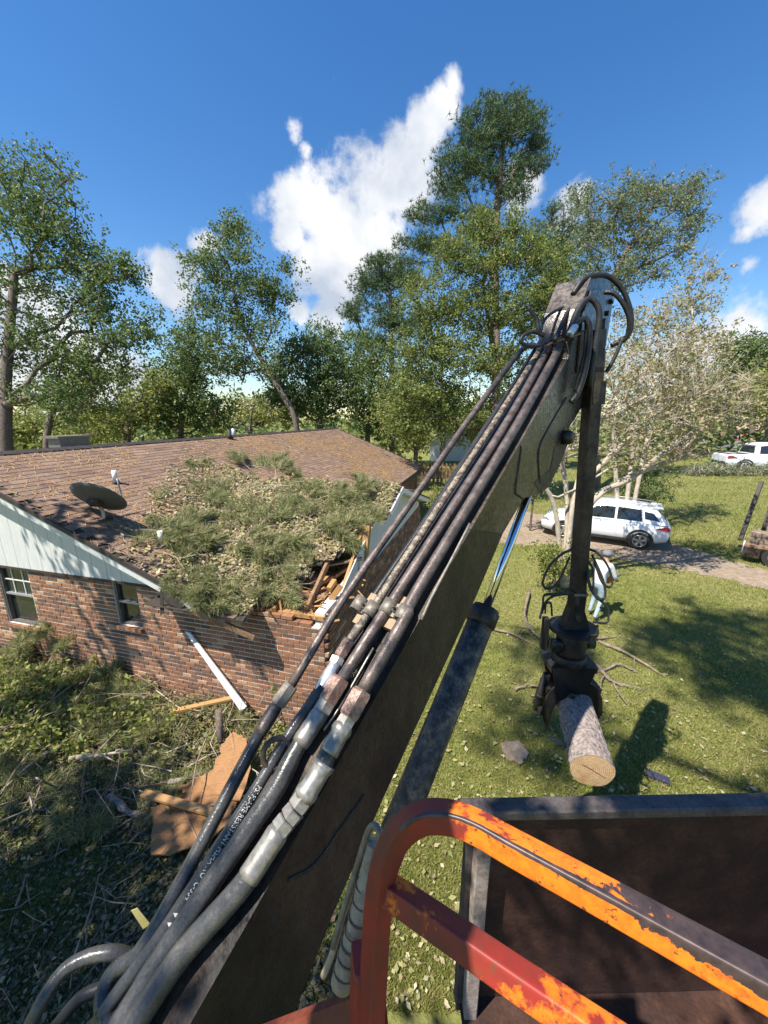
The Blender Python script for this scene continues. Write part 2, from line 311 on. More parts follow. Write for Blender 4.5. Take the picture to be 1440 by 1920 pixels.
def fast(name, v, k, mat, parent=None, base=None, smooth=False):
    """mesh of equal k-gons from an (n*k,3) vertex array (leaves, blades, needles)"""
    v = npa(v).reshape(-1, 3); n = len(v)//k
    o0 = WLOC[parent.name] if parent is not None else (npa(base) if base is not None else np.array([*v.mean(0)[:2], v[:, 2].min()]))
    me = bpy.data.meshes.new(name); me.vertices.add(len(v)); me.vertices.foreach_set('co', (v-o0).astype(np.float32).ravel())
    me.loops.add(n*k); me.loops.foreach_set('vertex_index', np.arange(n*k, dtype=np.int32))
    me.polygons.add(n); me.polygons.foreach_set('loop_start', np.arange(0, n*k, k, dtype=np.int32)); me.polygons.foreach_set('loop_total', np.full(n, k, np.int32))
    me.materials.append(mat); me.update(calc_edges=True)
    return place(name, me, parent, o0)
def thing(name, loc, label, cat, group=None):
    o = bpy.data.objects.new(name, None); C.objects.link(o); o.location = loc; o.empty_display_size = .2
    WLOC[o.name] = npa(loc); return tag(o, label, cat, group)
def tag(o, label, cat, group=None, kind=None):
    if label: o['label'] = label
    if cat: o['category'] = cat
    if group: o['group'] = group
    if kind: o['kind'] = kind
    return o
def kind(o, k, label=None):
    o['kind'] = k
    if label: o['label'] = label
    return o
def unit(v): v = npa(v); return v/np.linalg.norm(v)
def smoothpath(pts, n=6):
    """Catmull-Rom through the points"""
    p = npa(pts); p = np.vstack([2*p[0]-p[1], p, 2*p[-1]-p[-2]]); out = []
    for i in range(1, len(p)-2):
        for t in np.linspace(0, 1, n, endpoint=False):
            out.append(.5*((2*p[i])+(-p[i-1]+p[i+1])*t+(2*p[i-1]-5*p[i]+4*p[i+1]-p[i+2])*t*t+(-p[i-1]+3*p[i]-3*p[i+1]+p[i+2])*t**3))
    out.append(p[-2]); return np.array(out)
def rquads(c, size, aspect=.55, updown=.0, rg=rng, nrm=None, asp_uniform=True):
    """random leaf rhombi at centres c"""
    n = len(c); a = rg.normal(size=(n, 3))
    if nrm is not None: a = a*(1-updown)+npa(nrm)*updown*1.6
    a /= np.linalg.norm(a, axis=1)[:, None]
    b = rg.normal(size=(n, 3)); x = np.cross(a, b); x /= np.linalg.norm(x, axis=1)[:, None]; y = np.cross(a, x)
    s = (size*(rg.uniform(.65, 1.35, n) if asp_uniform else np.minimum(rg.lognormal(-.2, .45, n), 1.6)))[:, None]
    return np.stack([c-x*s*.5, c+y*s*aspect*.5+x*s*.08, c+x*s*.5, c-y*s*aspect*.5+x*s*.08], 1).reshape(-1, 3)
def needles(c, axis, n, length, width, rg=rng, spread=.9):
    """n thin triangles fanning from each centre c around its axis"""
    k = len(c); c = np.repeat(c, n, 0); ax = np.repeat(axis, n, 0)
    d = ax*rg.uniform(.2, 1.0, (k*n, 1))+rg.normal(size=(k*n, 3))*spread*.55; d /= np.linalg.norm(d, axis=1)[:, None]
    w = np.cross(d, rg.normal(size=(k*n, 3))); w /= np.linalg.norm(w, axis=1)[:, None]
    L = (length*rg.uniform(.7, 1.2, k*n))[:, None]
    return np.stack([c-w*width/2, c+w*width/2, c+d*L], 1).reshape(-1, 3)

# ------------------------------------------------------------------ ground, drive, road
b = MB(); gx = np.concatenate([[-600, -200, -80], np.arange(-30, 31, 2.5), [80, 200, 600]])
gy = np.concatenate([[-300, -60], np.arange(-15, 61, 2.5), [100, 250, 900]])
def gz(x, y): return 0.0
gv = [(x, y, 0) for y in gy for x in gx]; nx = len(gx)
b.add(gv, [(j*nx+i, j*nx+i+1, (j+1)*nx+i+1, (j+1)*nx+i) for j in range(len(gy)-1) for i in range(nx-1)])
kind(b.build('ground', m_ground, base=(0, 0, 0)), 'structure', 'grassy yard with leaf litter')
def sheet(name, up, lo, mat, z=.004, jit=.12, label=None):
    """strip between two rows of ground points, ragged edges"""
    u_ = smoothpath([G(*q) for q in up], 14); l_ = smoothpath([G(*q) for q in lo], 14)
    k = min(len(u_), len(l_)); u_ = u_[np.linspace(0, len(u_)-1, k).astype(int)]; l_ = l_[np.linspace(0, len(l_)-1, k).astype(int)]
    w_ = (l_-u_)/np.linalg.norm(l_-u_, axis=1)[:, None]; u_ = u_+w_*rng.normal(size=(k, 1))*jit; l_ = l_+w_*rng.normal(size=(k, 1))*jit; rows = [u_*(1-t)+l_*t for t in (0, .33, .67, 1)]
    v = np.concatenate(rows); v[:, 2] = z
    o = link(name, v, [(r*k+i, (r+1)*k+i, (r+1)*k+i+1, r*k+i+1) for r in range(3) for i in range(k-1)], mat)
    return kind(o, 'structure', label)
sheet('driveway', [(880,962),(960,958),(1030,968),(1120,990),(1230,1012),(1330,1040),(1460,1075),(1600,1105)],
      [(860,1012),(950,1020),(1040,1026),(1130,1042),(1230,1060),(1330,1080),(1460,1112),(1600,1150)], m_drive, .006, .16, 'bare dirt driveway under the white car')
sheet('road', [(1290,812),(1340,808),(1400,818),(1470,826),(1600,836)], [(1300,832),(1340,838),(1390,845),(1470,858),(1600,880)], m_asphalt, .008, .05, 'grey side street beyond the yard')
sheet('kerb_apron', [(1340,806),(1375,806),(1410,815)], [(1338,812),(1378,813),(1420,822)], m_conc, .014, .02, 'pale concrete apron at the street corner')

# ------------------------------------------------------------------ the house: frame u along the front brick wall, v into the house
HK = G(605, 1134, 2.3); HL = G(0, 1053.5, 2.3)
hu = unit(HK-HL); hv = np.array([-hu[1], hu[0], 0]); HK[2] = 0; HZ = np.array([0, 0, 1.])
HANG = math.atan2(hu[1], hu[0])
def H(u, v, z): return HK+hu*u+hv*v+HZ*z
house = thing('brick_house', H(-5, 5, 0), 'storm damaged brick ranch house with brown shingle roof and smashed corner', 'house')
SL = .4046
def zmain(u): return 1.49-SL*u                     # top of the main roof, right slope
RU, EU = -7.0, -1.5                                # ridge and eave of the main roof
RV0, RV1 = -.32, 18.2                              # front and far rake
WR_V, WR_Z, WE_V, WE_Z = 4.1, 3.40, -.42, 2.22     # wing ridge and wing eave
def zwing(u, v):
    """top of the wing's near slope; sags towards the smashed corner"""
    z = WE_Z+(WR_Z-WE_Z)*(v-WE_V)/(WR_V-WE_V)
    s = np.exp(-(((u+1.0)/1.5)**2+((v-.7)/1.6)**2))
    return z-.20*s+.03*np.sin(u*3.1+v*1.7)*(v < 3.4)
def hole(u, v):
    """True where the wing roof is torn away"""
    e = .12*math.sin(7*u+3*v)+.09*math.sin(13*v-5*u)
    return (u > -.98+.46*v+e and v < 1.75+e and u > -1.1) or (u > -.12+e*.6 and v < 2.5+e)
WT = 2.30
def openings(u, z, pad=0):
    for (a, b_, c, d) in WINS:
        if a-pad < u < b_+pad and c-pad < z < d+pad: return True
    return False
WINS = [(-6.86, -6.02, 1.0, 2.25), (-3.99, -3.46, 1.38, 2.26)]
# mortar bed: slab with window holes, built as strips round the openings
wall = MB()
def slab(u0, u1, z0, z1, v0=.004, v1=.2):
    wall.box(H((u0+u1)/2, (v0+v1)/2, (z0+z1)/2), hu*(u1-u0)/2, hv*(v1-v0)/2, HZ*(z1-z0)/2)
edges = [-12.5]+[x for w in WINS for x in w[:2]]+[-.012]
edges.insert(-1, -1.75); edges.insert(-1, -1.75)
for k in range(0, len(edges), 2): slab(edges[k], edges[k+1], 0, WT-.02 if k < 6 else 1.9)
for (a, b_, c, d) in WINS: slab(a, b_, 0, c); slab(a, b_, d, WT-.02)
wl = wall.build('brick_wall', m_mortar, house)
# far wall of the wing's gable end and right wall of the main house
side = MB()
side.box(H(-.1, 4.1, 1.05), hu*.08, hv*4.0, HZ*1.05); side.box(H(-1.98, 13.3, 1.05), hu*.08, hv*4.8, HZ*1.05)
sw = side.build('side_wall', m_mortar, house)
# bricks
BL, BC = .2035, .0785
bm0 = bpy.data.meshes.new('brick')
def brick_data(l, h, d):
    x, y, z, c = l/2, d/2, h/2, .004
    v = [(-x, y, -z), (x, y, -z), (x, y, z), (-x, y, z), (-x, -y+c, -z), (x, -y+c, -z), (x, -y+c, z), (-x, -y+c, z), (-x+c, -y, -z+c), (x-c, -y, -z+c), (x-c, -y, z-c), (-x+c, -y, z-c)]
    return npa(v), [(4,5,9,8),(5,6,10,9),(6,7,11,10),(7,4,8,11),(8,9,10,11),(0,1,5,4),(1,2,6,5),(2,3,7,6),(3,0,4,7)]
bvv, bff = brick_data(BL-.010, BC-.0155, .09)
bm0.from_pydata(bvv.tolist(), [], bff); bm0.materials.append(m_brick_o)
cells = []
for r in range(29):
    z = BC*(r+.5); off = (r % 2)*BL/2
    spans = [(-12.4, 0.)]
    for (a, b_, c, d) in WINS:
        if c-.02 < z < d+.03: spans = [q for (p0, p1) in spans for q in ((p0, min(p1, a)), (max(p0, b_), p1)) if q[1]-q[0] > .02]
    for (p0, p1) in spans:
        k = math.floor((p0+off)/BL)
        while k*BL-off < p1:
            a, b_ = max(p0, k*BL-off), min(p1, (k+1)*BL-off); k += 1
            if b_-a < .04: continue
            u = (a+b_)/2; top = 2.26 if u < -2.1 else 2.19
            if u > -1.6: top = 2.20-.26*max(0, (u+1.6)/1.6)+.05*math.sin(17*u)
            if z < top-.02: cells.append((u, z, (b_-a-.010)/(BL-.010)))
def bsize(c):
    x, y, zz = proj(H(c[0], 0, c[1])); return -1 if x < -10 or x > 640 or y > 1375 or c[2] < .99 else 1/zz
cells.sort(key=bsize, reverse=True)
rest = MB(); th = WLOC[house.name]; Rz = Matrix.Rotation(HANG, 3, 'Z'); RzN = np.array(Rz)
for i, (u, z, wd) in enumerate(cells):
    p = H(u, .04+random.uniform(-.003, .003), z)
    if i < 300:
        o = bpy.data.objects.new('brick', bm0); C.objects.link(o); o.parent = wl; o.location = p-th; o.rotation_euler = (0, 0, HANG)
    else:
        vv = bvv*npa((wd, 1, 1)); rest.add(vv@RzN.T+p, bff)
kind(rest.build('brickwork', m_brick_i, wl), 'stuff')
rest = MB(); Ry = np.array(Matrix.Rotation(HANG+math.pi/2, 3, 'Z'))
for r in range(26):
    for k in range(40):
        rest.add(bvv@Ry.T+H(.015, .1+(k+.5*(r % 2))*BL, BC*(r+.5)), bff)
        if k > 2: rest.add(bvv@Ry.T+H(-1.865, 10+(k+.5*(r % 2))*BL, BC*(r+.5)), bff)
kind(rest.build('brickwork', m_brick_i, sw), 'stuff')
# gable siding (vertical boards under the rake) and frieze strip
gs = MB(); gs.prism([H(-12.0, -.005, WT-.02), H(-2.05, -.005, WT-.02), H(-2.05, -.005, zmain(-2.05)-.09), H(-7, -.005, zmain(-7)-.09), H(-12, -.005, zmain(-2)-.1)], hv*.03)
gsd = gs.build('gable_siding', m_siding, house)
for k in range(24):
    u0 = -9.2+k*.305; u1 = u0+.296
    if u1 > -2.05: break
    t0, t1 = (min(zmain(x), zmain(-14-x))-.085 for x in (u0, u1)); q = [H(u0, -.03, WT-.06), H(u1, -.03, WT-.06), H(u1, -.03, t1), H(u0, -.03, t0)]
    if u0 < -7 < u1: q.insert(3, H(-7, -.03, zmain(-7)-.085))
    MB().prism(q, hv*.022).build('siding_board', m_siding, gsd)
MB().box(H(-6.5, -.034, WT-.07), hu*4.5, hv*.012, HZ*.022).build('drip_strip', m_darktrim, gsd)
# siding of the wing's gable end
we = MB(); we.prism([H(-.005, .35, 2.0), H(-.005, 7.8, 2.0), H(-.005, 4.1, WR_Z-.1), H(-.005, 2.2, 2.75)], hu*.02)
wed = we.build('end_gable_siding', m_siding, house)
for k in range(21):
    v0 = 1.6+k*.305; v1 = v0+.295; f = lambda x: WR_Z-.12-abs(x-4.1)*.285
    q = [H(.017, v0, 2.02), H(.017, v1, 2.02), H(.017, v1, max(2.05, f(v1))), H(.017, v0, max(2.05, f(v0)))]
    if v0 < 4.1 < v1: q.insert(3, H(.017, 4.1, f(4.1)))
    MB().prism(q, hu*.02).build('siding_board', m_siding, wed)
MB().box(H(.02, 1.15, 1.35), hu*.02, hv*.42, HZ*.62).build('side_window', m_glass, house)
MB().box(H(-1.86, 11.2, 1.72), hu*.03, hv*1.1, HZ*.34).build('white_panel', m_siding, house)
# windows
for (a, b_, c, d) in WINS:
    fr = MB(); t = .045; yc = .075
    for (x0, x1, z0, z1) in ((a, b_, d-t, d), (a, b_, c, c+t), (a, a+t, c+t, d-t), (b_-t, b_, c+t, d-t)):
        fr.box(H((x0+x1)/2, yc, (z0+z1)/2), hu*(x1-x0)/2, hv*.045, HZ*(z1-z0)/2)
    fo = fr.build('window', m_winframe, house); zm = (c+d)/2
    MB().box(H((a+b_)/2, yc-.005, zm), hu*((b_-a)/2-t), hv*.03, HZ*.018).build('meeting_rail', m_alu, fo)
    MB().box(H((a+b_)/2, yc+.012, (zm+d-t)/2), hu*((b_-a)/2-t), hv*.004, HZ*((d-t-zm)/2-.02)).build('pane', m_glass, fo)
    MB().box(H((a+b_)/2, yc+.03, (zm+c+t)/2), hu*((b_-a)/2-t), hv*.004, HZ*((zm-c-t)/2-.02)).build('pane', m_glass, fo)
    if a < -5:
        for k in (1, 2): MB().box(H(a+(b_-a)*k/3, yc, (zm+d-t)/2), hu*.008, hv*.008, HZ*((d-t-zm)/2-.02)).build('muntin', m_white, fo)
        MB().box(H((a+b_)/2, yc+.001, (zm+d-t)/2), hu*((b_-a)/2-t), hv*.008, HZ*.008).build('muntin', m_white, fo)
    n = max(3, int((b_-a+.1)/.11))
    for k in range(n):   # brick sill laid on edge
        uu = a-.03+(b_-a+.06)*(k+.5)/n
        MB().cbox(H(uu, -.005, c-.035), hv*.075+HZ*-.02, hu*((b_-a+.06)/n/2-.004), HZ*.032, .1).build('sill_brick', m_brick_o, fo)
# roof decks
roof = MB(); dk = .05
def rp(u, v, z): return H(u, v, z)
deck = [rp(RU, RV0, zmain(RU)-.02), rp(RU, RV1, zmain(RU)-.02), rp(EU, RV1, zmain(EU)-.02), rp(EU, WR_V, zmain(EU)-.02), rp(-4.72, WR_V, zmain(-4.72)-.02), rp(-1.82, RV0, zmain(-1.82)-.02)]
roof.prism(deck[::-1], -HZ*dk)
roof.prism([rp(RU-.002, RV0, zmain(RU)-.02), rp(RU-.002, RV1, zmain(RU)-.02), rp(-12.5, RV1, zmain(-1.5)-.02), rp(-12.5, RV0, zmain(-1.5)-.02)], -HZ*dk)
roof.prism([rp(-4.72, WR_V, WR_Z-.02), rp(.3, WR_V, WR_Z-.02), rp(.3, 8.6, 2.2), rp(-1.9, 8.6, 2.2)], -HZ*dk)
ro = roof.build('roof', m_felt, house)
# wing near slope as a torn, sagging grid
gu = np.arange(-4.75, .34, .085); gvv = np.arange(WE_V, WR_V+.001, .0869)
wv, wf, idx = [], [], {}
def wvert(i, j):
    if (i, j) not in idx:
        idx[(i, j)] = len(wv); u, v = gu[i], gvv[j]
        wv.append(H(u+.02*math.sin(9*v), v, zwing(u, v)-.02))
    return idx[(i, j)]
keepc = lambda u, v: not hole(u, v) and zwing(u, v) > zmain(u)-.03
for i in range(len(gu)-1):
    for j in range(len(gvv)-1):
        if keepc(gu[i]+.04, gvv[j]+.04): wf.append((wvert(i, j), wvert(i+1, j), wvert(i+1, j+1), wvert(i, j+1)))
n0 = len(wv); allv = wv+[q-HZ*.03 for q in wv]; ff = list(wf)+[tuple(n0+i for i in q[::-1]) for q in wf]
from collections import Counter
ec = Counter()
for q in wf:
    for k in range(4): ec[(q[k], q[(k+1) % 4])] += 1
for (a, b_) in list(ec):
    if (b_, a) not in ec: ff.append((b_, a, a+n0, b_+n0))
link('wing_deck', allv, ff, m_felt, ro)
# shingles
TW, TE = .305, .141
sme = bpy.data.meshes.new('shingle')
def shingle_data(w, e):
    v = [(-w/2, -e*.52, .010), (w/2, -e*.52, .010), (w/2, e*.55, .002), (-w/2, e*.55, .002), (-w/2, -e*.52, -.004), (w/2, -e*.52, -.004), (w/2, e*.55, -.010), (-w/2, e*.55, -.010)]
    return npa(v), [(0,1,2,3),(4,7,6,5),(0,4,5,1),(1,5,6,2),(2,6,7,3),(3,7,4,0)]
sv, sf = shingle_data(TW-.007, TE)
sme.from_pydata(sv.tolist(), [], sf); sme.materials.append(m_sh_o)
cs = math.sqrt(1+SL*SL); tabs = []
e_m = unit(hu-HZ*SL)                      # down the main slope
nm_ = unit(HZ+hu*SL)
for r in range(int((EU-RU)*cs/TE)):
    for k in range(int((RV1-RV0)/TW)):
        u = RU+(r+.5)*TE/cs; v = RV0+(k+.5+.5*(r % 2))*TW
        if v > RV1-.1: continue
        if v < WR_V+4.4 and zwing(u, min(v, 8.2-v)) > zmain(u)+.0 and u > -4.9: continue
        tabs.append((H(u, v, zmain(u)-.008), hv, -e_m, nm_))
e_w = unit(-hv-HZ*.26); nw_ = unit(HZ-hv*.26)
for r in range(33):
    for k in range(17):
        v = WE_V+.07+r*TE/1.033; u = .30-(k+.5+.5*(r % 2))*TW
        if v > WR_V or hole(u, v) or hole(u+.12, v) or hole(u-.12, v) or zwing(u, v) < zmain(u)+.01: continue
        s1 = (zwing(u+.05, v)-zwing(u-.05, v))/.1; s2 = (zwing(u, v+.05)-zwing(u, v-.05))/.1
        a = unit(hu+HZ*s1); c_ = unit(hv+HZ*s2); n_ = unit(np.cross(a, c_)); tabs.append((H(u, v, zwing(u, v)-.008), a, c_, n_))
def tsize(t):
    x, y, zz = proj(t[0]); return -1 if x < 0 or x > 900 or (t[0]-H(0, 0, 0))@hv < -.0 and False else abs(t[3]@unit(CAM-t[0]))/zz**2
tabs.sort(key=tsize, reverse=True); rest = MB()
for i, (p, x, y, z) in enumerate(tabs):
    if i < 300:
        o = bpy.data.objects.new('shingle', sme); C.objects.link(o); o.parent = ro
        o.matrix_local = Matrix(((x[0], y[0], z[0], p[0]-th[0]), (x[1], y[1], z[1], p[1]-th[1]), (x[2], y[2], z[2], p[2]-th[2]), (0, 0, 0, 1)))
    else: rest.add(sv@np.array([x, y, z])+p, sf)
kind(rest.build('shingles', m_sh_i, ro), 'stuff')
# ridge caps
for v in np.arange(RV0+.15, RV1, .3):
    MB().prism([H(RU-.13, v-.17, zmain(RU)-.03), H(RU, v-.17, zmain(RU)+.03), H(RU+.13, v-.17, zmain(RU)-.03)], hv*.33+HZ*-.012).build('ridge_cap', m_darktrim, ro)
for u in np.arange(-4.3, .2, .3):
    MB().prism([H(u-.17, WR_V-.14, WR_Z-.018), H(u-.17, WR_V, WR_Z+.035), H(u-.17, WR_V+.14, WR_Z-.02)], hu*.32+HZ*.012).build('ridge_cap', m_sh_o, ro)
# rakes, fascias
def trim(name, a, b_, w, h, mat, par=ro): return MB().bar(a, b_, w, h).build(name, mat, par)
trim('rake_edge', H(-7, RV0-.012, zmain(-7)-.045), H(-1.85, RV0-.012, zmain(-1.85)-.045), .03, .075, m_darktrim)
trim('rake_board', H(-7, RV0+.01, zmain(-7)-.15), H(-1.95, RV0+.01, zmain(-1.95)-.15), .025, .13, m_siding)
MB().prism([H(-7, RV0, zmain(-7)-.2), H(-2, RV0, zmain(-2)-.2), H(-2, -.03, zmain(-2)-.2), H(-7, -.03, zmain(-7)-.2)], HZ*.012).build('soffit', m_siding, ro)
trim('rake_edge', H(-7, RV1, zmain(-7)-.03), H(EU, RV1, zmain(EU)-.03), .03, .1, m_darktrim)
trim('fascia', H(EU+.01, 7.6, zmain(EU)-.1), H(EU+.01, RV1, zmain(EU)-.1), .03, .16, m_darktrim)
trim('gable_rake', H(.31, WR_V, WR_Z-.09), H(.31, 8.5, 2.14), .03, .16, m_white)
trim('gable_rake', H(.31, WR_V, WR_Z-.03), H(.31, 8.5, 2.2), .05, .05, m_sh_o)
trim('gable_rake', H(.31, 2.9, 3.0), H(.31, WR_V, WR_Z-.09), .03, .14, m_white)
trim('gable_soffit', H(.16, WR_V, WR_Z-.14), H(.16, 8.5, 2.08), .28, .012, m_white)
# eave board hanging loose, soffit of the near eave
MB().box(H(-2.35, -.22, 2.12), hu*.55, hv*.19, HZ*.006).build('soffit', m_darktrim, ro)
trim('hanging_eave_board', H(-1.95, -.42, 2.15), H(-1.0, -.30, 1.78), .03, .1, m_wood_old)
trim('hanging_trim', H(-2.0, -.40, 2.16), H(-1.45, -.36, 1.98), .02, .07, m_white)
# broken rafters still nailed in the torn corner, top plate, ceiling dark
bw = MB()
bw.box(H(-.9, .9, 1.95), hu*.85, hv*.8, HZ*.01); bw.build('ceiling_board', m_wood_old, ro)
MB().box(H(-.75, .12, 2.02), hu*.72, hv*.05, HZ*.03).build('top_plate', m_wood, ro)
for (a, b_, w, h, mt) in [((-.85, .05, 2.05), (-1.0, 1.6, 2.48), .05, .13, m_wood), ((-.35, .2, 2.1), (-.55, 2.0, 2.6), .05, .13, m_wood_old), ((-.05, .9, 2.05), (-.1, 2.35, 2.85), .05, .14, m_wood),
                          ((.02, 1.9, 2.2), (.05, 2.1, 2.95), .12, .10, m_wood), ((.0, 1.55, 1.0), (.05, 1.6, 2.25), .07, .05, m_wood_old), ((-1.2, .4, 2.25), (-.2, .55, 2.12), .09, .04, m_wood_old),
                          ((.02, .75, 1.2), (.02, .8, 2.1), .06, .05, m_wood), ((-.6, 1.3, 2.35), (.1, 1.6, 2.45), .12, .03, m_wood_old)]:
    trim('broken_rafter', H(*a), H(*b_), w, h, mt)
# vents, chimney
def pipe_vent(px, py, r, hgt, mat, uu):
    o = H(uu, 0, 0); p = PL(px, py, H(-4, 0, zmain(-4)), nm_)
    MB().tube([p-HZ*.03, p+HZ*.05], [r*2.2, r*1.25], 14).build('vent_collar', m_darktrim, ro)
    MB().tube([p+HZ*.03, p+HZ*hgt], [r, r], 14).build('vent_pipe', mat, ro)
pipe_vent(303, 1020, .045, .24, m_white, 0); pipe_vent(217, 905, .045, .26, m_white, 0)
p = PL(431, 822, H(-4, 0, zmain(-4)), nm_); MB().tube([p, p+HZ*.12, p+HZ*.3], [.14, .06, .06], 10).build('vent_pipe', m_darktrim, ro)
p = H(-7.5, 2.3, zmain(-7)-.1); MB().cbox(p+HZ*.1, HZ*.2, hu*.2, hv*.35, .1).box(p+HZ*.32, hu*.26, hv*.42, HZ*.025).build('chimney', m_clamp_grey, house)
MB().tube([H(-7.5, 8.6, 4.1), H(-7.5, 8.6, 4.55)], .08, 10).build('vent_pipe', m_alu, ro)

# ------------------------------------------------------------------ log loader (boom frame: d along, s to the right, n out of the top face)
BO = P(330, 1750, 1.23); BT = P(1000, 690, 2.76)
bd = unit(BT-BO); bs = unit(np.cross(bd, HZ)); bn = np.cross(bs, bd)
def B(a, s, h=0.): return BO+bd*a+bs*s+bn*h
def onTop(x, y, h=0.): return PL(x, y, BO+bn*h, bn)
def onSide(x, y, s): return PL(x, y, BO+bs*s, bs)
loader = thing('log_loader', (-1.2, .2, 0), 'dark steel knuckle boom of a log loader with hydraulic pipes along its top', 'log loader')
SR, SLft, TOPH = .175, -.075, -.055
outline = [(560,1540),(640,1400),(705,1292),(790,1136),(880,982),(1005,768),(1062,640),(1088,577),(1108,520),(1142,512),(1150,560),(1141,620),(1128,690),(1107,738),(1068,800),(1050,860),(1030,905),(1008,928),(982,934),(943,1000),(893,1118),(717,1500),(622,1720),(540,1930),(430,2150)]
side_poly = [onSide(x, y, SR) for x, y in outline]
# clamp the top edge to the top plane so that the plate is a clean beam
for i in range(7):
    q = side_poly[i]; hh = (q-BO)@bn; side_poly[i] = q+bn*(TOPH-hh)
first = side_poly[0]; side_poly = [B(-.95, SR, TOPH)]+side_poly
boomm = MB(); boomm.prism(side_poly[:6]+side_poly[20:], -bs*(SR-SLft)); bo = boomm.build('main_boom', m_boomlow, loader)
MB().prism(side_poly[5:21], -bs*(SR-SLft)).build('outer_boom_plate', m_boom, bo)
# weld seams and wear plates on the right face
def seam(pts, r, name='weld_seam', mat=m_steel_dark): MB().tube(smoothpath([onSide(x, y, SR+.002) for x, y in pts], 4), r, 6).build(name, mat, bo)
seam([(978,835),(973,870),(968,905),(966,925)], .006); seam([(966,925),(982,936)], .006)
seam([(1062,745),(1030,800),(1010,845),(1012,905)], .007)
seam([(683,1490),(640,1550),(590,1620),(540,1650)], .007, 'scratched_stiffener')
seam([(881,982),(846,1050),(811,1116),(790,1162)], .008, 'edge_strip', m_clamp_grey)
MB().prism([onSide(x, y, SR+.003) for x, y in [(1002,905),(1032,880),(1040,840),(1058,800),(1066,830),(1050,870),(1030,912),(1014,925)]], -bs*(SR-SLft+.01)).build('link_lug', m_steel_dark, bo)
MB().tube([onSide(1050,820,SR-.02), onSide(1050,820,SR-.02)+bs*.07, onSide(1050,820,SR-.02)+bs*.1], [.055, .055, .035], 14).build('pivot_pin', m_black, bo)
pt = onSide(1122, 610, SR)
MB().tube([pt-bs*.34, pt+bs*.06], .05, 16).build('pivot_pin', m_black, bo)
for q in ((1135,588),(1143,566)): 
    e = onSide(*q, SR); MB().tube([e, e+bs*.03], .022, 6, smooth=False).build('pivot_bolt', m_black, bo)
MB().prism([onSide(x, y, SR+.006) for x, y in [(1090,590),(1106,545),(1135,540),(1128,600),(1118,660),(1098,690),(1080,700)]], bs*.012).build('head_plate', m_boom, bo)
# boom foot below the frame and pedestal
MB().cbox(B(-1.2, .05, -.25), bd*.35, bs*.16, bn*.25, .1).build('boom_foot', m_steel_dark, loader)
foot = B(-1.2, .05, -.2); MB().tube([(foot[0], foot[1], .9), (foot[0], foot[1], foot[2])], [.42, .3], 20).build('pedestal', m_steel_dark, loader)
MB().box((foot[0]+.2, foot[1]-.3, .85), (1.1, 0, 0), (0, 1.0, 0), (0, 0, .1)).build('truck_deck', m_steel_dark, loader)
# pipes, hoses
def hexn(a, b_, r, mat, par, name='hex_nut'):
    return MB().tube([a+(b_-a)*.0, a+(b_-a)*.1, a+(b_-a)*.9, b_], [r*.88, r, r, r*.88], 6, smooth=False).build(name, mat, par)
def line(a, p, q, k=2): return [p+(q-p)*t for t in np.linspace(0, 1, k)]
def run(name, pix, rad, mat, h=0., n=14, par=loader, sub=5, dh=None):
    pts = smoothpath([onTop(x, y, h if dh is None else dh[i]) for i, (x, y) in enumerate(pix)], sub)
    return MB().tube(pts, rad, n).build(name, mat, par), pts
def ferrule(pix, rads, mat, par, h=0., n=16, name='ferrule'):
    """lathe along a straight run given by two pixels; rads at even steps"""
    a, b_ = onTop(*pix[0], h), onTop(*pix[1], h); k = len(rads)
    return MB().tube([a+(b_-a)*t for t in np.linspace(0, 1, k)], rads, n).build(name, mat, par)
r0 = .0265
# A: lone thin pipe on the left
pA, _ = run('hydraulic_pipe', [(1003,648),(985,651),(962,676),(884,780),(765,950),(646,1120),(543,1290)], .021, m_pipe)
hexn(onTop(546,1285), onTop(520,1322), .034, m_clamp_grey, pA); ferrule([(522,1318),(487,1375)], [.024,.029,.030,.030,.029,.029], m_pipe, pA)
hA, ptsA = run('hydraulic_hose', [(492,1365),(400,1540),(320,1690),(262,1786),(222,1815),(202,1842),(194,1880),(207,1925),(240,1960)], [.026]*41, m_rubber)
# thin dark pipes between A and B
run('hydraulic_pipe', [(1012,640),(925,780),(800,972),(700,1120),(640,1222),(560,1345),(500,1445)], .013, m_pipe_dark, -.03)
run('hydraulic_pipe', [(1018,640),(915,792),(790,985),(690,1133)], .014, m_pipe_dark, -.05)
run('electric_cable', [(700,1215),(640,1320),(607,1370)], .005, m_fit, -.03)
# B: flaking pipe, zinc fitting, lettered hose
pB, _ = run('hydraulic_pipe', [(1022,640),(935,780),(820,955),(713,1120),(687,1157),(650,1210)], .021, m_pipe_lichen)
hexn(onTop(656,1200), onTop(636,1232), .030, m_nut, pB); hexn(onTop(634,1233), onTop(628,1246), .033, m_fit_white, pB)
ferrule([(630,1243),(600,1298)], [.026,.027,.030,.030,.030,.030,.029], m_fit_white, pB)
hB, ptsB = run('hydraulic_hose', [(606,1288),(547,1370),(486,1470),(411,1586),(376,1642),(315,1735),(262,1808),(225,1857),(190,1905)], .0225, m_rubber, .008)
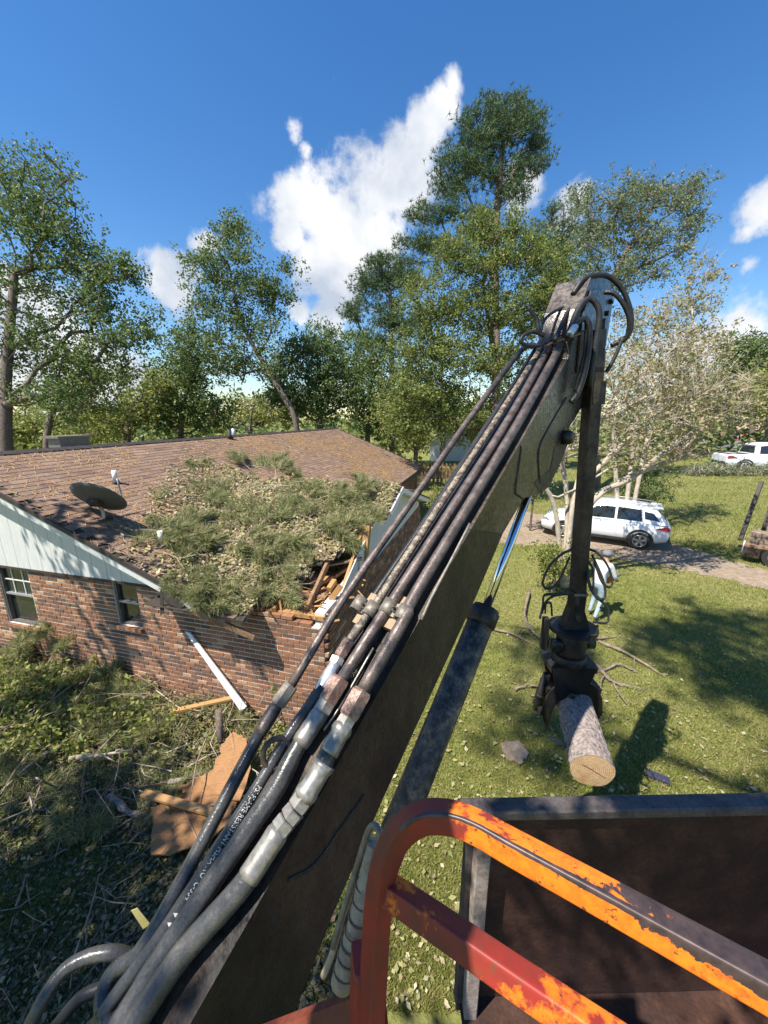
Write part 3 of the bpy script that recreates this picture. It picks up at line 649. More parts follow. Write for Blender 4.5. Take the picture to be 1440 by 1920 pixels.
# C: pipe, big hose with lifting eye
pC, _ = run('hydraulic_pipe', [(1038,636),(958,780),(850,950),(741,1120),(713,1160),(637,1280)], r0, m_pipe)
hexn(onTop(641,1272), onTop(612,1318), .043, m_nut, pC); hexn(onTop(616,1312), onTop(602,1336), .040, m_fit, pC)
ferrule([(605,1330),(562,1395)], [.033,.037,.038,.036,.037,.036,.037,.034], m_fit, pC, n=20)
hC, _ = run('hydraulic_hose', [(570,1382),(549,1418),(517,1480),(447,1582),(376,1685),(292,1812),(252,1880),(215,1935)], [.030,.031,.032,.032,.033,.034,.035]+[.036]*29, m_rubber, -.006)
e = onTop(519, 1412, .02); MB().ring(e, bs*.75+bn*.5, .052, .011, 26, 8, sx=bd).build('lifting_eye', m_steel_dark, hC)
# D: pipe, row of fittings, outer hose
pD, _ = run('hydraulic_pipe', [(1062,628),(979,780),(880,945),(775,1120),(760,1157),(677,1300)], .0275, m_pipe)
hexn(onTop(680,1295), onTop(652,1345), .045, m_nut, pD); hexn(onTop(655,1342), onTop(643,1362), .037, m_fit, pD)
ferrule([(646,1358),(616,1412)], [.034,.040,.041,.035,.036,.036,.036,.037,.037], m_fit, pD, n=20)
ferrule([(618,1405),(604,1438)], [.033,.0335,.034,.0335], m_rubber, pD, n=18, name='rubber_sleeve')
ferrule([(610,1430),(567,1500)], [.041,.041,.036,.0365,.0365,.037,.037,.041,.041,.033], m_fit, pD, n=20)
for a, b_ in (((570,1496),(556,1515)), ((556,1517),(541,1534)), ((540,1536),(524,1556))): hexn(onTop(*a), onTop(*b_), .038, m_fit, pD)
ferrule([(526,1553),(466,1645)], [.033,.039,.039,.0375,.0375,.0375,.038,.038,.038,.038], m_fit, pD, n=20)
hD, _ = run('hydraulic_hose', [(478,1626),(445,1672),(350,1778),(310,1832),(265,1900),(225,1965)], .036, m_rubber, .0)
# lettering printed on hose B and on the hose above the clamp
def lettering(text, p0, p1, r, par, size, flip=False, ang0=.35):
    cu = bpy.data.curves.new('t', 'FONT'); cu.body = text; cu.size = size; cu.resolution_u = 2; cu.space_character = 1.05
    to = bpy.data.objects.new('t', cu); C.objects.link(to); dg = bpy.context.evaluated_depsgraph_get()
    me = bpy.data.meshes.new_from_object(to.evaluated_get(dg)); bpy.data.objects.remove(to)
    bmx = bmesh.new(); bmx.from_mesh(me); bmesh.ops.triangulate(bmx, faces=bmx.faces); co = npa([v.co for v in bmx.verts]); fa = [[v.index for v in f.verts] for f in bmx.faces]; bmx.free()
    p0, p1 = npa(p0), npa(p1); ax = unit(p1-p0); L = np.linalg.norm(p1-p0); toc = unit(CAM-(p0+p1)/2); z = unit(toc-ax*(toc@ax)); y = np.cross(z, ax)
    co = co[:, :2]; co[:, 0] *= L/co[:, 0].max(); co[:, 1] -= size*.35; th_ = co[:, 1]/r+ang0
    v = p0+np.outer(co[:, 0], ax)+(r+.0009)*(np.outer(np.cos(th_), z)+np.outer(np.sin(th_), y))
    return link('printed_lettering', v, fa, m_letter, par)
lettering('PSI FLAME RESISTANT MSHA NO IC-334/1  \u2666\u2666', onTop(486,1470,.008), onTop(318,1731,.008), .0225, hB, .027)
lettering('CH.I (12.7mm) SAE 10', onTop(598,1300), onTop(545,1374), .0225, hB, .018)
# clamps
def clamp(px, py, s0, s1):
    c = onTop(px, py, -.02); cb = MB(); par = loader; ss = (c-BO)@bs; aa = (c-BO)@bd
    cl = MB().cbox(B(aa-.0, (s0+s1)/2-.005, -.035), bd*.085, bs*.03, bn*.018, .2).build('pipe_clamp', m_clamp, loader)
    for s in (s0, s1):
        th_ = np.linspace(-.2, math.pi+.2, 12)
        for w in (0,): MB().add(np.concatenate([[B(aa+x, s+math.cos(t)*.034, .0+math.sin(t)*.034) for t in th_] for x in (-.035, .035)]+[[B(aa+x, s+math.cos(t)*.027, .0+math.sin(t)*.027) for t in th_] for x in (-.035, .035)]),
                                [(i, i+1, 12+i+1, 12+i) for i in range(11)]+[(i, 24+i, 25+i, i+1) for i in range(11)]+[(12+i, 13+i, 37+i, 36+i) for i in range(11)], True).build('clamp_strap', m_clamp_grey, cl)
    MB().cbox(B(aa, (s0+s1)/2, -.006), bd*.034, bs*abs(s1-s0)*.3, bn*.006, .2).build('clamp_bridge', m_clamp_grey, cl)
    m = (s0+s1)/2; MB().tube([B(aa, m, -.01), B(aa, m, .04)], .007, 8).tube([B(aa, m, .0), B(aa, m, .014)], .016, 6, smooth=False).build('clamp_bolt', m_steel_dark, cl)
clamp(683, 1140, -.125, -.045); clamp(748, 1150, .03, .12)
# lift cylinder under the boom
cy = .09
def onC(x, y): return PL(x, y, BO+bs*cy, bs)
c0, c1 = onC(912,1140), onC(690,1690); ca = unit(c0-c1)
cyl = MB().tube([c1-ca*.3, c0-ca*.1, c0-ca*.1], [.085, .085, .085], 28).build('lift_cylinder', m_barrel, loader)
MB().tube([c0-ca*.12, c0-ca*.115, c0-ca*.02, c0-ca*.018, c0], [.088, .096, .096, .088, .085], 28).build('gland_nut', m_steel_dark, cyl)
MB().tube([c0-ca*.03, onC(990,925)+ca*.06], .03, 20).build('chrome_rod', m_chrome, cyl)
# hoses looping over the boom head
def loop(pix, r, mat=m_rubber_thin, par=loader, name='hydraulic_hose', sub=6):
    return MB().tube(smoothpath([P(x, y, z) for x, y, z in pix], sub), r, 10).build(name, mat, par)
Z = 2.98
for pix, r in [([(1074,552,2.9),(1092,526,2.9),(1115,517,2.92),(1142,519,2.95),(1168,545,2.97),(1183,588,3.0),(1180,625,3.05),(1162,640,3.1),(1146,648,3.12)], .019),
               ([(1133,548,2.95),(1152,551,2.92),(1170,572,2.92),(1180,602,2.95),(1175,632,3.0),(1158,645,3.05)], .017),
               ([(1168,632,3.02),(1155,665,3.05),(1142,690,3.08),(1136,698,3.1)], .015),
               ([(1066,628,2.75),(1082,585,2.82),(1100,562,2.85),(1115,566,2.85),(1124,590,2.86),(1118,640,2.9),(1108,700,2.95),(1106,725,3.0)], .022),
               ([(1062,633,2.72),(1078,610,2.75),(1095,598,2.78),(1105,612,2.78),(1104,650,2.8),(1096,700,2.83),(1083,738,2.85),(1070,755,2.87)], .020),
               ([(1040,640,2.72),(1062,590,2.85),(1085,555,2.92),(1100,540,2.95)], .016),
               ([(1014,622,2.74),(1021,600,2.8),(1038,585,2.86),(1062,573,2.92),(1080,560,2.95)], .011),
               ([(1018,628,2.74),(1010,620,2.72),(1006,598,2.72),(990,577,2.72)], .014),
               ([(1020,630,2.73),(1000,622,2.72),(981,630,2.7),(977,641,2.7),(990,648,2.72),(1012,648,2.74)], .013),
               ([(1100,600,2.8),(1098,650,2.82),(1090,690,2.84),(1078,735,2.87)], .014)]:
    loop(pix, r)
hexn(P(1068,628,2.71), P(1079,612,2.74), .026, m_fit_white, loader, 'hose_fitting')
for k in range(7):   # torn straps tied round the bundle
    a = onTop(1012+k*9, 650-k*3+random.uniform(-5, 5), .04); MB().tube(smoothpath([a, a+bs*.05+bn*.02, a+bs*.09+RT*.02+HZ*random.uniform(-.03, .05)], 4), .006, 5).build('tie_strap', m_wood_old if k % 2 else m_rubber_thin, loader)
loop([(1062,640,2.66),(1068,668,2.66),(1074,700,2.68)], .004, m_black, name='cable_tie')
# loops at the lower left
loop([(40,1960,1.15),(78,1880,1.18),(120,1820,1.22),(168,1793,1.24),(212,1786,1.25),(245,1795,1.27),(262,1812,1.3)], .021, m_rubber)
loop([(100,1930,1.3),(150,1872,1.32),(200,1850,1.33),(240,1845,1.34)], .020, m_pipe_dark)
loop([(150,1940,1.2),(215,1880,1.22),(250,1850,1.24)], .012, m_wood_old, name='wooden_batten')
loop([(265,1800,1.3),(290,1745,1.34),(330,1672,1.38)], .010, m_fit_white, name='pale_conduit')
tagm = MB(); q = [P(246,1708,1.3), P(258,1703,1.31), P(282,1733,1.32), P(268,1742,1.31)]; tagm.prism(q, unit(np.cross(q[1]-q[0], q[2]-q[0]))*.004); tagm.build('yellow_rag', M('yellow_cloth', [(.3, (.45, .38, .12)), (.7, (.6, .52, .22))], .9, scale=20), loader)
# stick hanging from the boom head
s1 = P(1081, 1128, 3.62); s0 = P(1114, 690, 3.12); sd = unit(s0-s1)
sx = unit(np.array([1., .12, 0])-sd*(np.array([1., .12, 0])@sd)); sy = np.cross(sd, sx)
st = MB().cbox((s0+s1)/2+sx*.0, sd*np.linalg.norm(s0-s1)/2, sx*.050, sy*.06, .06).build('stick_boom', m_steel_dark, loader)
MB().box((s0+s1)/2+sx*.053, sd*1.15, sx*.004, sy*.05).build('wear_strip', m_clamp_grey, st)
MB().cbox(s0+sd*.12, sd*.16, sx*.05, sy*.06, .2).build('stick_head', m_black, st)
MB().cbox(s0-sd*.2+sx*.02, sd*.09, sx*.060, sy*.07, .2).build('stick_collar', m_steel_dark, st)
# ------------------------------------------------------------------ grapple
gp = s1.copy(); grap = thing('log_grapple', gp-HZ*1.3, 'black hydraulic log grapple hanging from the stick', 'grapple')
X, Y = np.array([1., 0, 0]), np.array([0, 1., 0])
MB().cbox(gp+HZ*.02, HZ*.10, X*.085, Y*.09, .2).build('swivel_hanger', m_black, grap)
MB().box(gp+HZ*.10-Y*.10, X*.085, Y*.006, HZ*.012).build('bright_pin_plate', m_clamp_grey, grap)
MB().prism([gp+X*-.07+HZ*-.03-Y*.06, gp+X*.07+HZ*-.03-Y*.06, gp+X*.17+HZ*-.26-Y*.1, gp+X*-.17+HZ*-.26-Y*.1], Y*.16).build('hanger_lug', m_black, grap)
MB().tube([gp+HZ*-.14-Y*.13, gp+HZ*-.14+Y*.1], .028, 12).build('hanger_pin', m_steel_dark, grap)
MB().tube([gp+HZ*-.29, gp+HZ*-.255], [.30, .30], 24, smooth=False).build('rotator_plate', m_black, grap)
rt_ = MB().tube([gp+HZ*-.56, gp+HZ*-.52, gp+HZ*-.32, gp+HZ*-.29], [.15, .19, .19, .17], 24).build('rotator_body', m_steel_dark, grap)
MB().tube([gp+HZ*-.44-X*.3-Y*.06, gp+HZ*-.44-X*.1-Y*.06], .075, 14).build('rotator_motor', m_black, grap)
MB().tube([gp+HZ*-.44+X*.1, gp+HZ*-.44+X*.3], .06, 14).build('rotator_motor', m_black, grap)
MB().cbox(gp+HZ*-.33-X*.36, HZ*.16, X*.035, Y*.05, .2).build('hose_bulkhead', m_black, grap)
MB().tube([gp+HZ*-.62, gp+HZ*-.55], [.22, .2], 20).build('rotator_flange', m_steel_dark, grap)
MB().cbox(gp+HZ*-.65, HZ*.03, X*.30, Y*.2, .1).build('head_block', m_black, grap)
for sg in (-1, 1): MB().prism([gp+X*-.28+HZ*-.66+Y*.15*sg, gp+X*.28+HZ*-.66+Y*.15*sg, gp+X*.20+HZ*-.9+Y*.15*sg, gp+X*.08+HZ*-1.02+Y*.15*sg, gp+X*-.08+HZ*-1.02+Y*.15*sg, gp+X*-.20+HZ*-.9+Y*.15*sg], Y*.03*sg).build('yoke_plate', m_black, grap)
MB().tube([gp+HZ*-.95-Y*.24, gp+HZ*-.95+Y*.2], .045, 14).tube([gp+HZ*-.95-Y*.27, gp+HZ*-.95-Y*.23], .028, 10).build('jaw_pin', m_steel_dark, grap)
for sg in (-1, 1):
    ang = np.linspace(0, 1, 14); inner, outer = [], []
    for t in ang:      # curved jaw from the pin round the side of the log to its tip
        a = math.pi/2-sg*(.1+t*1.95); ci = gp+HZ*-1.22+X*.06
        ri = .275; ro_ = .275+.155*math.sin(math.pi*min(1, .22+t*.8))**.8+.01
        inner.append(ci+X*math.cos(a)*ri+HZ*math.sin(a)*ri*1.02); outer.append(ci+X*math.cos(a)*ro_+HZ*math.sin(a)*ro_*1.05)
    poly = inner+outer[::-1]
    for yo, w in ((-.15, .03), (.11, .03)):
        mbx = MB(); k = len(ang)
        vv = [q+Y*(yo*1.0) for q in inner]+[q+Y*yo for q in outer]+[q+Y*(yo+w) for q in inner]+[q+Y*(yo+w) for q in outer]
        f = []
        for i in range(k-1): f += [(i, i+1, k+i+1, k+i), (2*k+i+1, 2*k+i, 3*k+i, 3*k+i+1), (i+1, i, 2*k+i, 2*k+i+1), (k+i, k+i+1, 3*k+i+1, 3*k+i)]
        f += [(0, k, 3*k, 2*k), (k-1, 2*k-1+2*k, 2*k-1, 3*k-1)[:3]]
        mbx.add(vv, f).build('jaw', m_black, grap)
    tip = (inner[-1]+outer[-1])/2; [MB().bar(outer[i]-Y*.13, outer[i]+Y*.13, .06, .05).build('jaw_crossbar', m_black, grap) for i in (5, 9)]
    MB().tube([gp+X*sg*.27+HZ*-.78, gp+X*sg*.33+HZ*-1.02, gp+X*sg*.37+HZ*-1.2], [.05, .05, .03], 14).tube([gp+X*sg*.33+HZ*-1.01, gp+X*sg*.335+HZ*-1.05], .06, 14).build('jaw_cylinder', m_black, grap)
zg = 3.5
for pix, r in [([(1072,1030,3.45),(1052,1040,3.42),(1030,1062,3.42),(1018,1090,3.42),(1022,1102,3.42),(1035,1102,3.42),(1050,1085,3.42),(1068,1045,3.45)], .011),
               ([(1068,1110,3.5),(1045,1114,3.46),(1021,1116,3.46),(1018,1135,3.46),(1012,1160,3.46)], .011),
               ([(1068,1113,3.5),(1040,1117,3.48),(1024,1128,3.48),(1016,1150,3.48)], .010), ([(1022,1150,3.46),(1024,1132,3.44),(1033,1132,3.44),(1035,1155,3.46)], .009),
               ([(1106,1030,3.5),(1122,1038,3.46),(1140,1062,3.46),(1148,1090,3.46),(1142,1101,3.46),(1128,1090,3.46),(1115,1055,3.5)], .010),
               ([(1100,1050,3.5),(1112,1068,3.46),(1113,1105,3.46),(1120,1122,3.46),(1132,1122,3.46),(1135,1108,3.46),(1128,1080,3.46),(1110,1040,3.5)], .011),
               ([(1100,1068,3.5),(1106,1095,3.47),(1118,1118,3.47),(1138,1138,3.47),(1141,1155,3.47),(1136,1168,3.47),(1112,1166,3.47)], .010),
               ([(1102,1060,3.5),(1103,1090,3.46),(1112,1112,3.46),(1130,1128,3.48),(1126,1140,3.46)], .010),
               ([(1118,1172,3.5),(1120,1190,3.5),(1106,1192,3.5)], .010), ([(1120,1172,3.5),(1120,1193,3.5)], .012)]:
    gb = WLOC[grap.name]; MB().tube([gb+(q-gb)/npa((.74, .68, 1)) for q in smoothpath([P(x, y, z) for x, y, z in pix], 6)], r*1.25, 10).build('grapple_hose', m_rubber_thin, grap)
grap.scale = (.74, .68, 1)
# the log in its jaws
l0, l1 = P(1110, 1445, 3.12), P(1070, 1292, 4.0); ld = unit(l1-l0); LL = np.linalg.norm(l1-l0)+.45
lx = unit(np.cross(ld, HZ)); lz = np.cross(lx, ld); n, k = 56, 80; vv = []
for i in range(k):
    t = i/(k-1)
    for j in range(n):
        a = 2*math.pi*j/n; r = .160*(1-.08*t)*(1+.035*math.sin(2*a+1)+.02*math.sin(5*a+6*t)+.045*abs(math.sin(9*a+3.1*math.sin(11*t)+2*math.sin(23*t+a)))*(math.sin(31*t+4*math.sin(3*a)) > -.5)*(i > 0)+.02*random.uniform(-1, 1)*(i > 0)); vv.append(l0+ld*LL*t+lx*math.cos(a)*r+lz*math.sin(a)*r)
m_logbark = M('log_bark', [(.3, (.13, .10, .088)), (.46, (.25, .205, .185)), (.60, (.31, .265, .24)), (.74, (.18, .115, .085))], .92, scale=20, bump=1.0, bscale=34, fine=.3, bdist=.03)
log = link('cut_log', vv, [(i*n+j, i*n+(j+1) % n, (i+1)*n+(j+1) % n, (i+1)*n+j) for i in range(k-1) for j in range(n)]+[tuple(range((k-1)*n, k*n))], m_logbark, base=l0)
tag(log, 'freshly cut pine log with grey bark gripped in the grapple jaws', 'log')
ring_pts = [q-ld*.002 for q in vv[:n]]; link('sawn_end', [l0-ld*.006+lz*.002]+[l0+(q-l0)*.55-ld*.004 for q in ring_pts]+ring_pts, [(0, 1+(j+1) % n, 1+j) for j in range(n)]+[(1+j, 1+(j+1) % n, 1+n+(j+1) % n, 1+n+j) for j in range(n)], m_logend, log)
MB().prism([l0+lx*a-ld*.009+lz*b_ for a, b_ in ((-.085, .055), (.0, .022), (.10, -.035), (.0, .012))], ld*.003).build('saw_crack', m_wood_old, log)
MB().tube([l0+ld*.75-lx*.15, l0+ld*.72-lx*.27+lz*.03], [.02, .012], 8).tube([l0+ld*.2-lx*.15, l0+ld*.25-lx*.30], [.022, .014], 8).build('branch_stub', m_stick, log)
# ------------------------------------------------------------------ guard rail beside the operator
def rect_rail(pts, w, h, name, parent, nrm_hint, wear=True, cr=.2, shade_redness=.45):
    """rounded rectangular tube swept along a path; the 'wear' attribute is high on its upper edges"""
    p = npa(pts); k = len(p); t = np.gradient(p, axis=0); t /= np.linalg.norm(t, axis=1)[:, None]
    prof = []
    for cx_, cy_, a0 in ((1, 1, 0), (-1, 1, 90), (-1, -1, 180), (1, -1, 270)):
        arc = [(cx_*(1-cr)+cr*math.cos(R(a0+a)), cy_*(1-cr)+cr*math.sin(R(a0+a))) for a in (0, 30, 60, 90)]
        n0_, n1_ = npa(arc[0]), npa(arc[3]); g0, g1 = npa((math.sin(R(a0)), -math.cos(R(a0)))), npa((-math.cos(R(a0)), -math.sin(R(a0))))
        prof += [tuple(n0_+g0*.22)]+arc+[tuple(n1_+g1*.22)]
    m_ = len(prof); vv, wr = [], []
    for i in range(k):
        w_ = CAM-p[i]; w_ = unit(w_-t[i]*(w_@t[i])); sd_ = np.cross(t[i], w_); x = unit(w_*math.cos(.72)+sd_*math.sin(.72)); y = np.cross(t[i], x); x, y = (x, y) if nrm_hint is None else (unit(npa(nrm_hint)-t[i]*(npa(nrm_hint)@t[i])),)*2
        if nrm_hint is not None: y = np.cross(t[i], x)
        for (a, b_) in prof:
            vv.append(p[i]+x*a*w/2+y*b_*h/2); wr.append((a, b_))
    f = [(i*m_+j, i*m_+(j+1) % m_, (i+1)*m_+(j+1) % m_, (i+1)*m_+j) for i in range(k-1) for j in range(m_)]+[tuple(range(m_))[::-1], tuple(range((k-1)*m_, k*m_))]
    o = link(name, vv, f, m_rail, parent, sm=[True]*(len(f)-2)+[False]*2)
    at = o.data.attributes.new('wear', 'FLOAT', 'POINT'); cen = np.repeat(p, m_, 0); q = npa(vv)-cen
    toc = unit(CAM-p.mean(0)); val = []
    for (a, b_), i in zip(wr, range(len(wr))):
        corner = min(abs(a), abs(b_)) > .62
        d = q[i]/np.linalg.norm(q[i]); up_ = d[2]
        along = (i//m_)/(k-1)
        f_ = max(0, min(1, (up_-.25)/.3)); val.append((.80 if corner and d@unit(CAM-cen[i]) > .8 and wear else .08)+(f_*max(0, min(.60, (along-.67)*3.6)) if wear else -.02))
    at.data.foreach_set('value', np.array(val, np.float32))
    at = o.data.attributes.new('shade_redness', 'FLOAT', 'POINT'); al = (np.arange(len(vv))//m_)/(k-1); at.data.foreach_set('value', np.clip((.55-al)/.10, -.35, .8)+np.clip((al-.80)*1.2, 0, .3).astype(np.float32) if wear else np.full(len(vv), shade_redness, np.float32)); return o  # shade on the post and left stretch painted in as darker red
rail = thing('guard_rail', P(700, 1900, .8)-HZ*.3, 'orange and red guard rail with flaking paint in front of the steel box', 'guard rail')
def zr(pts): return [P(x, y, z) for x, y, z in pts]
upper = smoothpath(zr([(694,1960,.80),(700,1840,.795),(709,1700,.785),(722,1620,.775),(748,1565,.765),(790,1534,.75),(840,1532,.735),(890,1549,.715),(960,1588,.68),(1100,1664,.62),(1250,1747,.565),(1440,1852,.505),(1600,1940,.465)]), 8)
rect_rail(upper, .042, .044, 'top_rail', rail, None)
lower = smoothpath(zr([(722,1665,.785),(760,1690,.76),(840,1745,.715),(940,1815,.665),(1050,1890,.62),(1200,1990,.57)]), 8)
rect_rail(lower, .044, .044, 'lower_rail', rail, None, False)
post = smoothpath(zr([(690,1790,.83),(688,1860,.83),(686,1960,.83)]), 4); rect_rail(post, .066, .066, 'post_foot', rail, (.2, -.9, .3), False, shade_redness=1.)
MB().prism([P(430,1960,1.0), P(520,1925,.98), P(640,1880,.92), P(720,1850,.88), P(730,1960,.85)], np.array([0, .02, -.01])).build('foot_plate', M('dark_red_plate', [(.35, (.10, .018, .012)), (.6, (.17, .04, .02)), (.75, (.05, .02, .016))], .6, scale=14, bump=.2), rail)
# unseen panel added beside and above the viewer: its edge shades the post and the left part of the rails
e1, e2 = P(846,1512,.735), P(885,1790,.69); SV = SUN/SUN[2]; q1, q2 = e1+SV*(5.42-e1[2]), e2+SV*(5.42-e2[2]); ed_ = q2-q1
MB().prism([q1-ed_*.6, q2+ed_*.9, q2+ed_*.9-X*.62, q1-ed_*.6-X*.5], HZ*.02).build('shade_panel', m_steel_dark, loader)
# sleeved hose beside the rail
slv = thing('sleeved_hose', P(650,1820,.95), 'tan spiral sleeve over a bent hose beside the red post', 'hose')
MB().tube(smoothpath(zr([(640,1845,.92),(655,1790,.92),(672,1730,.925),(688,1660,.93),(698,1610,.935),(703,1580,.94)]), 5), [.026]*8+[.0255]*8+[.022]*5+[.02]*5, 14).build('spiral_sleeve', m_guard, slv)
for (x, y, z) in [(646,1822,.9),(653,1796,.9),(659,1772,.9),(666,1748,.9),(673,1722,.905),(680,1690,.91),(685,1660,.915)]:
    MB().ring(P(x, y, z+.018), P(688,1660,.93)-P(655,1790,.92), .0255, .0022, 18, 5).build('sleeve_edge', m_wood_old, slv)
MB().tube(smoothpath(zr([(706,1640,.90),(712,1590,.905),(711,1560,.91),(702,1548,.92),(692,1556,.93),(680,1590,.945),(662,1650,.96),(640,1720,.97),(625,1775,.98)]), 6), .008, 10).build('bent_hose', m_clamp_grey, slv)
MB().tube(smoothpath(zr([(698,1600,.95),(694,1570,.95),(686,1574,.955),(670,1630,.97),(645,1710,.985),(622,1790,.99),(606,1830,.99)]), 6), .008, 10).build('bent_hose', m_guard, slv)
# ------------------------------------------------------------------ steel box
bxz, bxf = 3.0, None
pL, pR = G(905, 1520, bxz), G(1440, 1510, bxz); bxu = unit(pR-pL); bxv = np.cross(HZ, bxu)
box_ = thing('steel_box', (pL[0]+1.2, pL[1], 1.4), 'open rusty brown steel box body below the guard rail', 'steel box')
def BX(a, y, z): return pL+bxu*a+bxv*y+HZ*(z-bxz)
MB().box(BX(1.75, .02, 2.25), bxu*1.8, bxv*.006, HZ*.74).build('side_panel', m_boxsteel, box_)
MB().cbox(BX(1.75, .02, 2.985), bxu*1.86, bxv*.045, HZ*.03, .3).build('top_rim', m_rim, box_)
MB().cbox(BX(-.0, -.02, 2.2), HZ*.78, bxu*.038, bxv*.055, .15).build('corner_post', m_post, box_)
MB().cbox(BX(-.055, .03, 2.2), HZ*.76, bxu*.016, bxv*.04, .15).build('corner_flange', m_rim, box_)
for a in (.95, 1.9, 2.8): MB().cbox(BX(a, .055, 2.2), HZ*.72, bxu*.04, bxv*.03, .2).build('side_rib', m_rim, box_)
MB().box(BX(1.75, -.95, 1.48), bxu*1.8, bxv*1.0, HZ*.02).build('floor_plate', m_boxsteel, box_)
MB().box(BX(3.55, -.95, 2.2), bxu*.01, bxv*.97, HZ*.72).build('end_panel', m_boxsteel, box_)

# ------------------------------------------------------------------ trees
GREEN = [(.06, .105, .032), (.105, .165, .045), (.16, .22, .065), (.23, .27, .11)]
OLIVE = [(.14, .18, .04), (.22, .26, .06), (.31, .33, .085), (.40, .38, .14)]
PINE = [(.055, .10, .042), (.085, .14, .055), (.12, .18, .07)]
GREY = [(.11, .15, .07), (.16, .20, .10), (.22, .26, .13), (.29, .30, .18)]
RUST = [(.27, .25, .11), (.33, .31, .15), (.22, .26, .09), (.38, .28, .15), (.38, .36, .23)]
lm = dict(green=leafmat('leaf_green', GREEN), olive=leafmat('leaf_olive', OLIVE, .4), pine=leafmat('leaf_pine', PINE, .2), grey=leafmat('leaf_grey', GREY), rust=leafmat('leaf_rust', RUST), mid=leafmat('leaf_mid', [(.09, .13, .032), (.145, .195, .045), (.215, .255, .065), (.30, .315, .11)], .4))
def grow(trunk, centres, rg, r0, bend=.18):
    """skeleton: trunk polyline, then every foliage centre tied to the nearest node that lies below and inside it"""
    nodes = [npa(q) for q in trunk]; par = [-1]+list(range(len(nodes)-1))
    order = np.argsort(np.min(np.linalg.norm(centres[:, None]-npa(nodes)[None], axis=2), axis=1)); arr = np.array(nodes)
    for ci in order:
        c = centres[ci]; dv = c-arr; d = np.linalg.norm(dv, axis=1); cost = d+np.maximum(0, .25*d-dv[:, 2])*1.4; j = int(np.argmin(cost)); a = arr[j]; L = d[j]
        k = max(1, min(4, int(L/.6))); off = rg.normal(size=3)*L*bend*.5; off[2] -= L*bend*.3; last = j; new = []
        for t in np.linspace(0, 1, k+1)[1:]:
            q = a+(c-a)*t+off*math.sin(math.pi*t); new.append(q); par.append(last); last = len(par)-1
        arr = np.vstack([arr, new])
    par = np.array(par); n = len(arr); cnt = np.zeros(n)
    leaf = np.ones(n, bool); leaf[par[par >= 0]] = False; cnt[leaf] = 1
    for i in range(n-1, 0, -1): cnt[par[i]] += cnt[i]
    rad = r0*np.sqrt(cnt/cnt.max()); return arr, par, rad
def skeleton(mb, arr, par, rad, rmin=.012, trunk_n=0, taper=1):
    n = len(arr); kids = [[] for _ in range(n)]
    for i in range(1, n): kids[par[i]].append(i)
    stack = [0]; start = [(0, None)]
    while start:
        i, p0 = start.pop(); pts = []; rs = []
        if p0 is not None: pts.append(arr[p0]); rs.append(max(rmin, min(rad[p0], rad[i]*1.15)))
        while True:
            pts.append(arr[i]); rs.append(max(rmin, rad[i])); ks = kids[i]
            if not ks: break
            m_ = max(ks, key=lambda q: rad[q]); start += [(q, i) for q in ks if q != m_]; i = m_
        if len(pts) > 1: mb.tube(pts, rs, 8 if rs[0] > .06 else (5 if rs[0] > .025 else 3), cap=False)
def blobs_px(blobs, D, rg, flat=1.):
    """foliage centres scattered in ellipsoids given in photo pixels at depth D; the shell is favoured"""
    out = []
    for (x, y, rx, ry, n) in blobs:
        d = rg.normal(size=(n, 3)); d /= np.linalg.norm(d, axis=1)[:, None]; r = rg.uniform(.12, 1, n)**.45
        for k in range(n):
            q = d[k]*r[k]; rz = .5*(rx+ry)/FPX*D*flat; out.append(P(x+q[0]*rx, y+q[1]*ry, D+q[2]*rz))
    return np.array(out)
def foliage(c, style, rg, leaves, size, sig):
    if style == 'pine':
        k = leaves; cc = np.repeat(c, k, 0)+rg.normal(size=(len(c)*k, 3))*sig*npa((1, 1, .55)); ax = rg.normal(size=cc.shape)*.5+npa((0, 0, .6)); ax /= np.linalg.norm(ax, axis=1)[:, None]
        return needles(cc, ax, 11, size, size*.11, rg, 1.1), 3
    # sub-clusters: sprays of leaves inside every clump
    m_ = max(1, leaves//15); sub_ = np.repeat(c, m_, 0)+rg.normal(size=(len(c)*m_, 3))*sig*npa((1, 1, .62)); cc = np.repeat(sub_, 15, 0)+rg.normal(size=(len(sub_)*15, 3))*size*.85
    return rquads(cc, size, .62, .3, rg, (0, 0, 1)), 4
def make_tree(name, label, cat, D, trunk, blobs, mat, style='leaf', leaves=60, size=.16, sig=.42, r0=.22, bark=None, seed=1, group=None, bend=.18, rmin=.012, world=False, flat=1.):
    rg = np.random.default_rng(seed); bark = bark or m_bark
    if world:
        tr = [npa(q) for q in trunk]; cs_ = []
        for (c, r, n) in blobs:
            d = rg.normal(size=(n, 3)); d /= np.linalg.norm(d, axis=1)[:, None]; cs_.append(npa(c)+d*(rg.uniform(.1, 1, n)**.45)[:, None]*npa(r))
        cs_ = np.concatenate(cs_)
    else:
        tr = [P(x, y, D) for x, y in trunk]; b0 = tr[0].copy(); b0[2] = 0
        if tr[0][2] > .3: tr = [b0]+tr
        else: tr[0][2] = 0
        cs_ = blobs_px(blobs, D, rg, flat)
    tr = smoothpath(tr, 5); o = thing(name, (*tr[0][:2], 0), label, cat, group)
    cs_ = cs_[cs_[:, 2] > .4]
    if style == 'leaf' and not world and leaves > 50: leaves, size = int(leaves*2.1), size*.74
    arr, par, rad = grow(tr, cs_, rg, r0, bend); mb = MB(); skeleton(mb, arr, par, rad, rmin); mb.build('trunk', bark, o)
    if leaves:
        v, k = foliage(cs_, style, rg, leaves, size, sig); fast('crown', v, k, mat, o)
    return o
